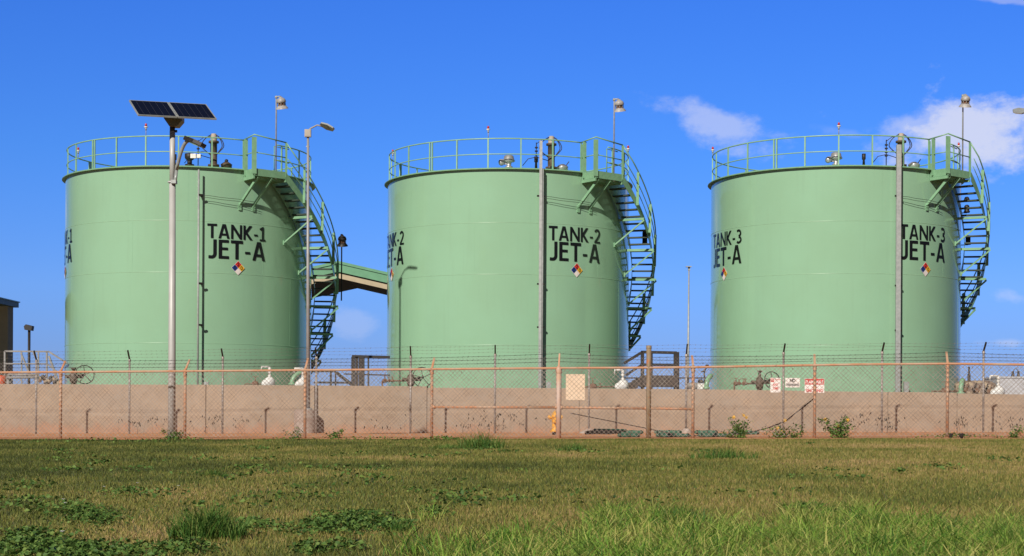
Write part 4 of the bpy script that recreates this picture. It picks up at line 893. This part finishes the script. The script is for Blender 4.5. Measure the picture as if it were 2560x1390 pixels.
def blade_mesh(name, x, y, z, h, w, lean, tint, m, parent=None, origin=(0, 0, 0), droop=.0, three=True):
    n = len(x); yaw = rng.uniform(0, math.pi, n)*1.0; la = rng.uniform(0, 2*math.pi, n)
    wx, wy = np.cos(yaw)*w/2, np.sin(yaw)*w/2; lx, ly_ = np.cos(la)*lean*h, np.sin(la)*lean*h
    b = np.stack([x, y, z], 1)-np.array(origin)
    V_ = np.zeros((n, 7, 3)); f = [(0, 0), (.45, .5), (.80, .85)]
    for i, (k, hh) in enumerate(f):
        ws = (1, .85, .5)[i]
        V_[:, 2*i, 0] = b[:, 0]-wx*ws+lx*k**1.6; V_[:, 2*i, 1] = b[:, 1]-wy*ws+ly_*k**1.6; V_[:, 2*i, 2] = b[:, 2]+h*hh
        V_[:, 2*i+1, 0] = b[:, 0]+wx*ws+lx*k**1.6; V_[:, 2*i+1, 1] = b[:, 1]+wy*ws+ly_*k**1.6; V_[:, 2*i+1, 2] = b[:, 2]+h*hh
    V_[:, 6, 0] = b[:, 0]+lx*1.25; V_[:, 6, 1] = b[:, 1]+ly_*1.25; V_[:, 6, 2] = b[:, 2]+h*(1-droop*lean)
    me = bpy.data.meshes.new(name); me.vertices.add(n*7); me.vertices.foreach_set('co', V_.reshape(-1).astype(np.float32))
    base = (np.arange(n)*7)[:, None]
    loops = np.concatenate([base+np.array([[0, 1, 3, 2]]), base+np.array([[2, 3, 5, 4]]), base+np.array([[4, 5, 6]])], 1)
    me.loops.add(n*11); me.loops.foreach_set('vertex_index', loops.reshape(-1).astype(np.int32))
    ls = (np.arange(n)*11)[:, None]+np.array([[0, 4, 8]]); me.polygons.add(n*3)
    me.polygons.foreach_set('loop_start', ls.reshape(-1).astype(np.int32))
    me.polygons.foreach_set('loop_total', np.tile([4, 4, 3], n).astype(np.int32))
    me.materials.append(m); me.update(calc_edges=True)
    a = me.attributes.new('tint', 'FLOAT', 'POINT'); a.data.foreach_set('value', np.repeat(np.clip(tint, 0, 1), 7).astype(np.float32))
    o = bpy.data.objects.new(name, me); COL.objects.link(o)
    if parent is not None: o.parent = parent
    else: o.location = origin
    return o
def leaf_mesh(name, c, size, tint, m, parent=None, origin=(0, 0, 0), up=.8):
    n = len(c); c = c-np.array(origin)
    a = rng.uniform(0, 2*math.pi, n); nz_ = rng.normal(0, 1, (n, 3)); nz_[:, 2] = np.abs(nz_[:, 2])+up; nz_ /= np.linalg.norm(nz_, axis=1)[:, None]
    t = np.stack([np.cos(a), np.sin(a), np.zeros(n)], 1); t -= nz_*(t*nz_).sum(1)[:, None]; t /= np.linalg.norm(t, axis=1)[:, None]; b = np.cross(nz_, t); s_ = size[:, None]
    V_ = np.stack([c-t*s_*.6, c-b*s_*.42-t*s_*.1+nz_*s_*.12, c+t*s_*.6-nz_*s_*.1, c+b*s_*.42-t*s_*.1+nz_*s_*.12], 1)
    me = bpy.data.meshes.new(name); me.vertices.add(n*4); me.vertices.foreach_set('co', V_.reshape(-1).astype(np.float32))
    base = (np.arange(n)*4)[:, None]; loops = base+np.array([[0, 1, 2, 0, 2, 3]])
    me.loops.add(n*6); me.loops.foreach_set('vertex_index', loops.reshape(-1).astype(np.int32)); me.polygons.add(n*2)
    me.polygons.foreach_set('loop_start', (np.arange(n*2)*3).astype(np.int32)); me.polygons.foreach_set('loop_total', np.full(n*2, 3, np.int32))
    me.materials.append(m); me.update(calc_edges=True)
    at_ = me.attributes.new('tint', 'FLOAT', 'POINT'); at_.data.foreach_set('value', np.repeat(np.clip(tint, 0, 1), 4).astype(np.float32))
    o = bpy.data.objects.new(name, me); COL.objects.link(o)
    if parent is not None: o.parent = parent
    else: o.location = origin
    return o
def vnoise(x, y, sc, seed):
    r = np.random.default_rng(seed); tbl = r.uniform(0, 1, (256, 256)); x = x*sc+97; y = y*sc+53
    xi, yi = np.floor(x).astype(int), np.floor(y).astype(int); fx, fy = x-xi, y-yi; fx = fx*fx*(3-2*fx); fy = fy*fy*(3-2*fy)
    g = lambda i, j: tbl[i % 256, j % 256]
    return (g(xi, yi)*(1-fx)+g(xi+1, yi)*fx)*(1-fy)+(g(xi, yi+1)*(1-fx)+g(xi+1, yi+1)*fx)*fy
def fbm(x, y, sc, seed): return .5*vnoise(x, y, sc, seed)+.3*vnoise(x, y, sc*2.1, seed+1)+.2*vnoise(x, y, sc*4.7, seed+2)
vgz = np.vectorize(gz)
def ground_y(py): return .52*F/(py-CY)
# mown lawn
NB = 860000
Yb = 5.3*(42.0/5.3)**rng.uniform(0, 1, NB); Xb = rng.uniform(-1, 1, NB)*(.34*Yb+3.6)
edge = OY-OM*Xb-1.5+.5*np.sin(Xb*.9)+.35*np.sin(Xb*2.3+1)+rng.normal(0, .35, NB)
ok = Yb < edge; Xb, Yb = Xb[ok], Yb[ok]; nb = len(Xb)
pn = fbm(Xb, Yb*.5, .55, 3); pd = fbm(Xb, Yb*.6, 1.3, 9); near = np.clip((12-Yb)/5, 0, 1)
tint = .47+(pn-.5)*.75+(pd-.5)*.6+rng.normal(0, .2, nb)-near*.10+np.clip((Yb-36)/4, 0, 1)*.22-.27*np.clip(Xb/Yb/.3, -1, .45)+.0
wb = .0024+.00016*Yb; hb_ = (.017+.0007*Yb)*rng.uniform(.5, 1.35, nb)*(.8+.6*pn)*np.clip((edge[ok]-Yb)/2.5, .35, 1)
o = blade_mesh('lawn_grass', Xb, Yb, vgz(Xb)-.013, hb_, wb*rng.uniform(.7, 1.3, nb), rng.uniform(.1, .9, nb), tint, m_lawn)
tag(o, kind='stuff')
# tall unmown grass in the foreground
def region(x0, x1, y0, y1, n, dens=lambda px, py: 1.0):
    r = []
    while len(r) < n:
        px, py = random.uniform(x0, x1), random.uniform(y0, y1)
        if random.random() < dens(px, py): Y = ground_y(py); r.append(((px-CX)/F*Y, Y))
    return r
def dens(px, py):
    top = 1326 if px < 1500 else 1298
    top += 24*math.sin(px*.011)+18*math.sin(px*.037)+10*math.sin(px*.093)
    d = ((py-top)/60)*(.55+.9*vnoise(np.array([px]), np.array([py*3.0]), .02, 5)[0])
    if px < 1150: return .10 if py > 1372 else .02
    if px < 1500: return .40*max(0, min(1, d)) 
    return max(0.0, min(1, d))*(.35 if (1560 < px < 1640 and py > 1330) else 1)
cc_ = region(1000, 3300, 1280, 1475, 2000, dens)
X_, Y_, H_, W_, T_ = [], [], [], [], []
for (cx, cy) in cc_:
    k = random.randint(22, 52); hh = random.triangular(.04, .15, .06)*(cy/7.2)**.5; tt = random.uniform(-.1, 1.0)
    for _ in range(k):
        X_.append(cx+random.gauss(0, .045)); Y_.append(cy+random.gauss(0, .06)); H_.append(hh*random.uniform(.4, 1.3)); W_.append(random.uniform(.002, .0062)); T_.append(tt+random.gauss(0, .2))
X_, Y_, H_, W_, T_ = map(np.array, (X_, Y_, H_, W_, T_))
tag(blade_mesh('tall_grass', X_, Y_, vgz(X_)-.01, H_, W_, rng.uniform(.2, 1.7, len(X_)), T_, m_tall, droop=.25), kind='stuff')
# single tufts that stand out of the lawn
def tuft(px, py, rx, hpx, n, label, w=1.0, m=None, name='grass_tuft'):
    Y = ground_y(py); sc = F/Y; x = (px-CX)/F*Y; r = rx/sc; h = hpx/sc
    X = x+rng.normal(0, r*.5, n).clip(-r*.9, r*.9); Yt = Y+rng.normal(0, max(.04, r*.4), n).clip(-max(.04, r*.4)*1.6, max(.04, r*.4)*1.6)
    H = h*(rng.beta(2, 2.6, n)*1.1+.15)*(1-.35*np.abs(X-x)/(r+1e-6)).clip(.3, 1)
    o = blade_mesh(name, X, Yt, vgz(X)-.01, H, (.0022+.0003*Y)*w*rng.uniform(.7, 1.2, n), rng.uniform(.1, 1.0, n), rng.uniform(0, 1, n), m or m_clump, origin=(x, Y, gz(x)))
    tag(o, label, 'grass tuft', 'grass tufts in the lawn'); return o
tuft(520, 1342, 95, 92, 1500, 'big dark green grass tuft in the left foreground, below the solar street lamp')
tuft(1205, 1122, 60, 52, 420, 'tall grass tuft at the lawn edge in front of the middle of TANK-2')
tuft(1120, 1121, 50, 16, 300, 'low dark tuft just left of the tall one before TANK-2')
tuft(1435, 1128, 48, 26, 260, 'grass tuft below the blank beige board near the thick pale post')
tuft(1810, 1148, 88, 34, 520, 'wide dark grass tuft below the leafy weed and its yellow flowers')
tuft(532, 1186, 26, 20, 160, 'small dark tuft in the middle of the left lawn')
tuft(968, 1173, 34, 12, 180, 'low dark tuft below the gap between TANK-1 and TANK-2')
tuft(897, 1166, 10, 12, 60, 'tiny dark tuft left of the low one below the tank gap')
tuft(2420, 1124, 30, 8, 120, 'flat dark tuft on the right lawn under the two black lumps')
tuft(1725, 1345, 46, 55, 260, 'dark broad-bladed grass tuft at the left end of the dense tall grass', 1.3)
tuft(1700, 1322, 85, 70, 500, 'dark rising clump at the back edge of the dense tall grass', 1.2)
tuft(2150, 1330, 60, 55, 260, 'dark clump standing in the dense tall grass, right of centre', 1.2)
tuft(2380, 1345, 60, 60, 300, 'dark clump in the dense tall grass toward the right edge', 1.2)
tuft(1265, 1352, 50, 58, 200, 'loose tuft with tall blades in the foreground below the blank board', 1.2, m_tall)
tuft(1000, 1325, 34, 40, 120, 'thin dark-stemmed tuft among the low broad leaves, centre foreground', 1.1)
tuft(1545, 1330, 50, 45, 240, 'tuft with dark narrow blades in the foreground left of the dense tall grass', 1.1)
# broad-leaved creeping patches
Cs, Sz = [], []
for px, py, rx, ry, n in ((185, 1280, 95, 22, 900), (245, 1298, 75, 16, 600), (330, 1232, 80, 9, 420), (80, 1345, 120, 18, 700), (200, 1385, 210, 28, 2600), (60, 1372, 110, 18, 1200), (470, 1375, 90, 10, 500), (640, 1318, 60, 14, 350),
                          (880, 1302, 110, 20, 1300), (820, 1325, 130, 14, 1100), (1080, 1285, 50, 10, 320), (960, 1318, 80, 12, 500), (780, 1378, 50, 9, 320), (860, 1372, 60, 8, 200), (1110, 1100, 45, 4, 260), (2010, 1277, 60, 7, 320), (2090, 1292, 40, 6, 220), (2160, 1302, 60, 7, 260), (2250, 1185, 18, 4, 60), (1440, 1235, 30, 3, 30),
                          (2400, 1096, 100, 3, 300), (440, 1100, 70, 5, 260), (250, 1104, 250, 3, 300), (900, 1101, 300, 3, 350)):
    for _ in range(int(n*.8)):
        a = random.uniform(0, 6.283); q = random.random()**.75*random.choice((1, 1, 1, 1.35))*(1+.30*math.sin(a*5+px)+.18*math.sin(a*11+py)); yy = py+ry*q*math.sin(a); xx = px+rx*q*math.cos(a)
        Y = ground_y(max(yy, 1092)); x = (xx-CX)/F*Y; k = 1.0-q*.5
        Cs.append((x, Y, gz(x)+random.uniform(.0, .055)*max(.3, k)*(1 if Y < 20 else 2))); Sz.append(random.uniform(.010, .024)*(1 if Y < 12 else 1.6 if Y < 25 else 2.6))
for _ in range(85):
    px = random.uniform(0, 2560)*random.choice((1, .55)); py = 1110+165*random.random()**1.1; Y = ground_y(py); x0 = (px-CX)/F*Y
    for _ in range(random.randint(10, 42)):
        x = x0+random.gauss(0, .10); y = Y+random.gauss(0, .22); Cs.append((x, y, gz(x)+random.uniform(.015, .05))); Sz.append(random.uniform(.010, .022)*(1+Y/18))
Cs = np.array(Cs); Sz = np.array(Sz)
tag(leaf_mesh('ground_cover', Cs, Sz, rng.uniform(0, 1, len(Cs)), m_leaf), kind='stuff')
# weeds
def weed(px, py, Y, w, h, nst, nleaf, lsize, label, flowers=(), seeds=0, name='weed'):
    c = at(px, py, Y); b = Vector((c.x, Y, gz(c.x))); t = thing(name, tuple(b), label, 'weed'); sc = F/Y; w, h = w/sc, h/sc
    mb = MB(); tips = []
    for i in range(nst):
        tx = random.gauss(0, w*.35); th = h*random.uniform(.45, 1.0); p1 = b+Vector((tx*.4, random.gauss(0, w*.15), th*.55)); p2 = b+Vector((tx, random.gauss(0, w*.2), th)); pts = arc((b, p1, p2), 5)
        mb.tube(pts, [.006, .0055, .005, .004, .003, .002], 4); tips.append(pts)
    st = mb.build('stem', m_bush, t)
    if nleaf:
        cs = []
        for _ in range(nleaf):
            p = random.choice(random.choice(tips)); k = 1-.6*(p.z-b.z)/h; cs.append((p.x+random.gauss(0, w*.13*k+.01), p.y+random.gauss(0, w*.13*k+.01), max(b.z+.01, p.z+random.gauss(0, .03))))
        cs = np.array(cs); leaf_mesh('foliage', cs, rng.uniform(lsize*.6, lsize*1.2, len(cs)), rng.uniform(0, 1, len(cs)), m_leaf, t, tuple(b), .2)
    for fx, fy in flowers:
        q = at(fx, fy, Y-.05); mb = MB()
        for k in range(7):
            a = k*.9; mb.add([q, q+Vector((math.cos(a)*.045, -.01, math.sin(a)*.045)), q+Vector((math.cos(a+.6)*.045, .01, math.sin(a+.6)*.045))], [(0, 1, 2)])
        mb.sphere(q, .018, 6); mb.build('flower', m_flower, t)
    for pts in tips[:seeds]:
        mb = MB(); q = pts[-1]; d = (pts[-1]-pts[-2]).normalized(); d = (d+Vector((random.uniform(-.6, .6), 0, -.3))).normalized(); mb.tube([q-d*.03, q, q+d*.03], [.003, .013, .002], 5); mb.build('seed_head', m_lump, t)
    return t
weed(1852, 1100, 40.6, 70, 52, 6, 420, .055, 'tall leafy green weed with two yellow flowers, left of the sagging cable', [(1834, 1043), (1859, 1038), (1866, 1043)])
weed(1828, 1100, 40.9, 26, 30, 4, 120, .05, 'small weed beside the tall leafy one, on its left')
weed(1955, 1100, 40.6, 80, 34, 7, 300, .055, 'bushy pale green weed with yellow flowers under the sagging cable', [(1943, 1070), (1962, 1051), (1955, 1080)])
weed(2098, 1102, 40.2, 75, 52, 9, 620, .055, 'rounded weed bush with one yellow flower, right of the FLAMMABLE sign', [(2097, 1066), (2063, 1049), (2119, 1050)], 4)
weed(1985, 1101, 40.4, 50, 18, 4, 110, .05, 'low straggly weed between the two flowering bushes')
weed(431, 1100, 42.2, 60, 24, 6, 260, .05, 'leafy weed wrapped round the foot of the solar street lamp')
weed(742, 1099, 41.9, 60, 26, 7, 160, .045, 'thin weed at the foot of the orange post by the grey street lamp', seeds=5)
weed(838, 1098, 41.6, 46, 22, 5, 170, .05, 'leafy weed at the lawn edge right of the grey street lamp')
weed(2537, 1097, 39.6, 50, 26, 5, 150, .05, 'scruffy weed at the lawn edge near the right edge')
for px, sp_x, h, n, lab in ((350, 70, 44, 16, 'sparse weeds with dark seed heads against the wall, left of the solar street lamp'), (545, 110, 46, 16, 'sparse weeds with dark seed heads against the wall below TANK-1'), (955, 90, 40, 10, 'sparse weeds with dark seed heads against the wall between TANK-1 and TANK-2'),
                            (1240, 150, 52, 34, 'thick cluster of seed-headed weeds against the wall below TANK-2'), (2190, 110, 46, 30, 'cluster of seed-headed weeds against the wall right of the weed bush'), (2400, 90, 42, 14, 'sparse seed-headed weeds against the wall by the rightmost orange post'), (2500, 90, 40, 14, 'sparse seed-headed weeds against the wall near the right edge')):
    Yw = 51.5-.11*((px-CX)/F*51); b = at(px, 1084, Yw); b.z = gz(b.x); t = thing('weed', tuple(b), lab, 'weed', 'seed-headed weeds along the wall')
    mb = MB(); heads = []
    for i in range(n):
        x = b.x+random.gauss(0, sp_x/82*.42); yy = Yw+random.uniform(-.3, .3); hh = h/82*random.uniform(.35, 1.05); p = Vector((x+random.gauss(0, .12), yy, b.z+hh)); mb.tube(arc((Vector((x, yy, b.z)), Vector((x, yy, b.z+hh*.6)), p), 3), .0025, 3); heads.append(p)
    mb.build('stem', m_dry, t)
    for p in heads:
        for _ in range(2):
            q = p+Vector((random.gauss(0, .05), 0, random.gauss(-.05, .05))); d = Vector((random.uniform(-.7, .7), 0, -1)).normalized()*random.uniform(.025, .05)
            mb = MB(); mb.tube([q-d, q, q+d], [.004, .015, .003], 5); mb.build('seed_head', m_lump, t)
# small white flowers in the lawn
for i, (px, py) in enumerate(((262, 1224), (345, 1214), (160, 1258), (165, 1268), (158, 1346), (448, 1222))):
    Y = ground_y(py+6); x = (px-CX)/F*Y; mb = MB()
    for k in range(6): a = k*1.05; mb.add([(0, 0, .03), (math.cos(a)*.012, math.sin(a)*.012, .036), (math.cos(a+.8)*.012, math.sin(a+.8)*.012, .034)], [(0, 1, 2)])
    o = mb.build('wild_flower', m_wrap, None, (0, 0, 0)); o.location = (x, Y, gz(x)+.012)
    tag(o, ['tiny white flower in the left lawn below the solar street lamp base, leftmost of two', 'tiny white flower right of the one like it in the left lawn', 'tiny white flower on the upper edge of the left creeping patch', 'tiny white flower just below the one on the left creeping patch', 'tiny white flower above the bottom left leaf patch', 'tiny white flower below and right of the solar street lamp base'][i], 'flower', 'white flowers in the lawn')
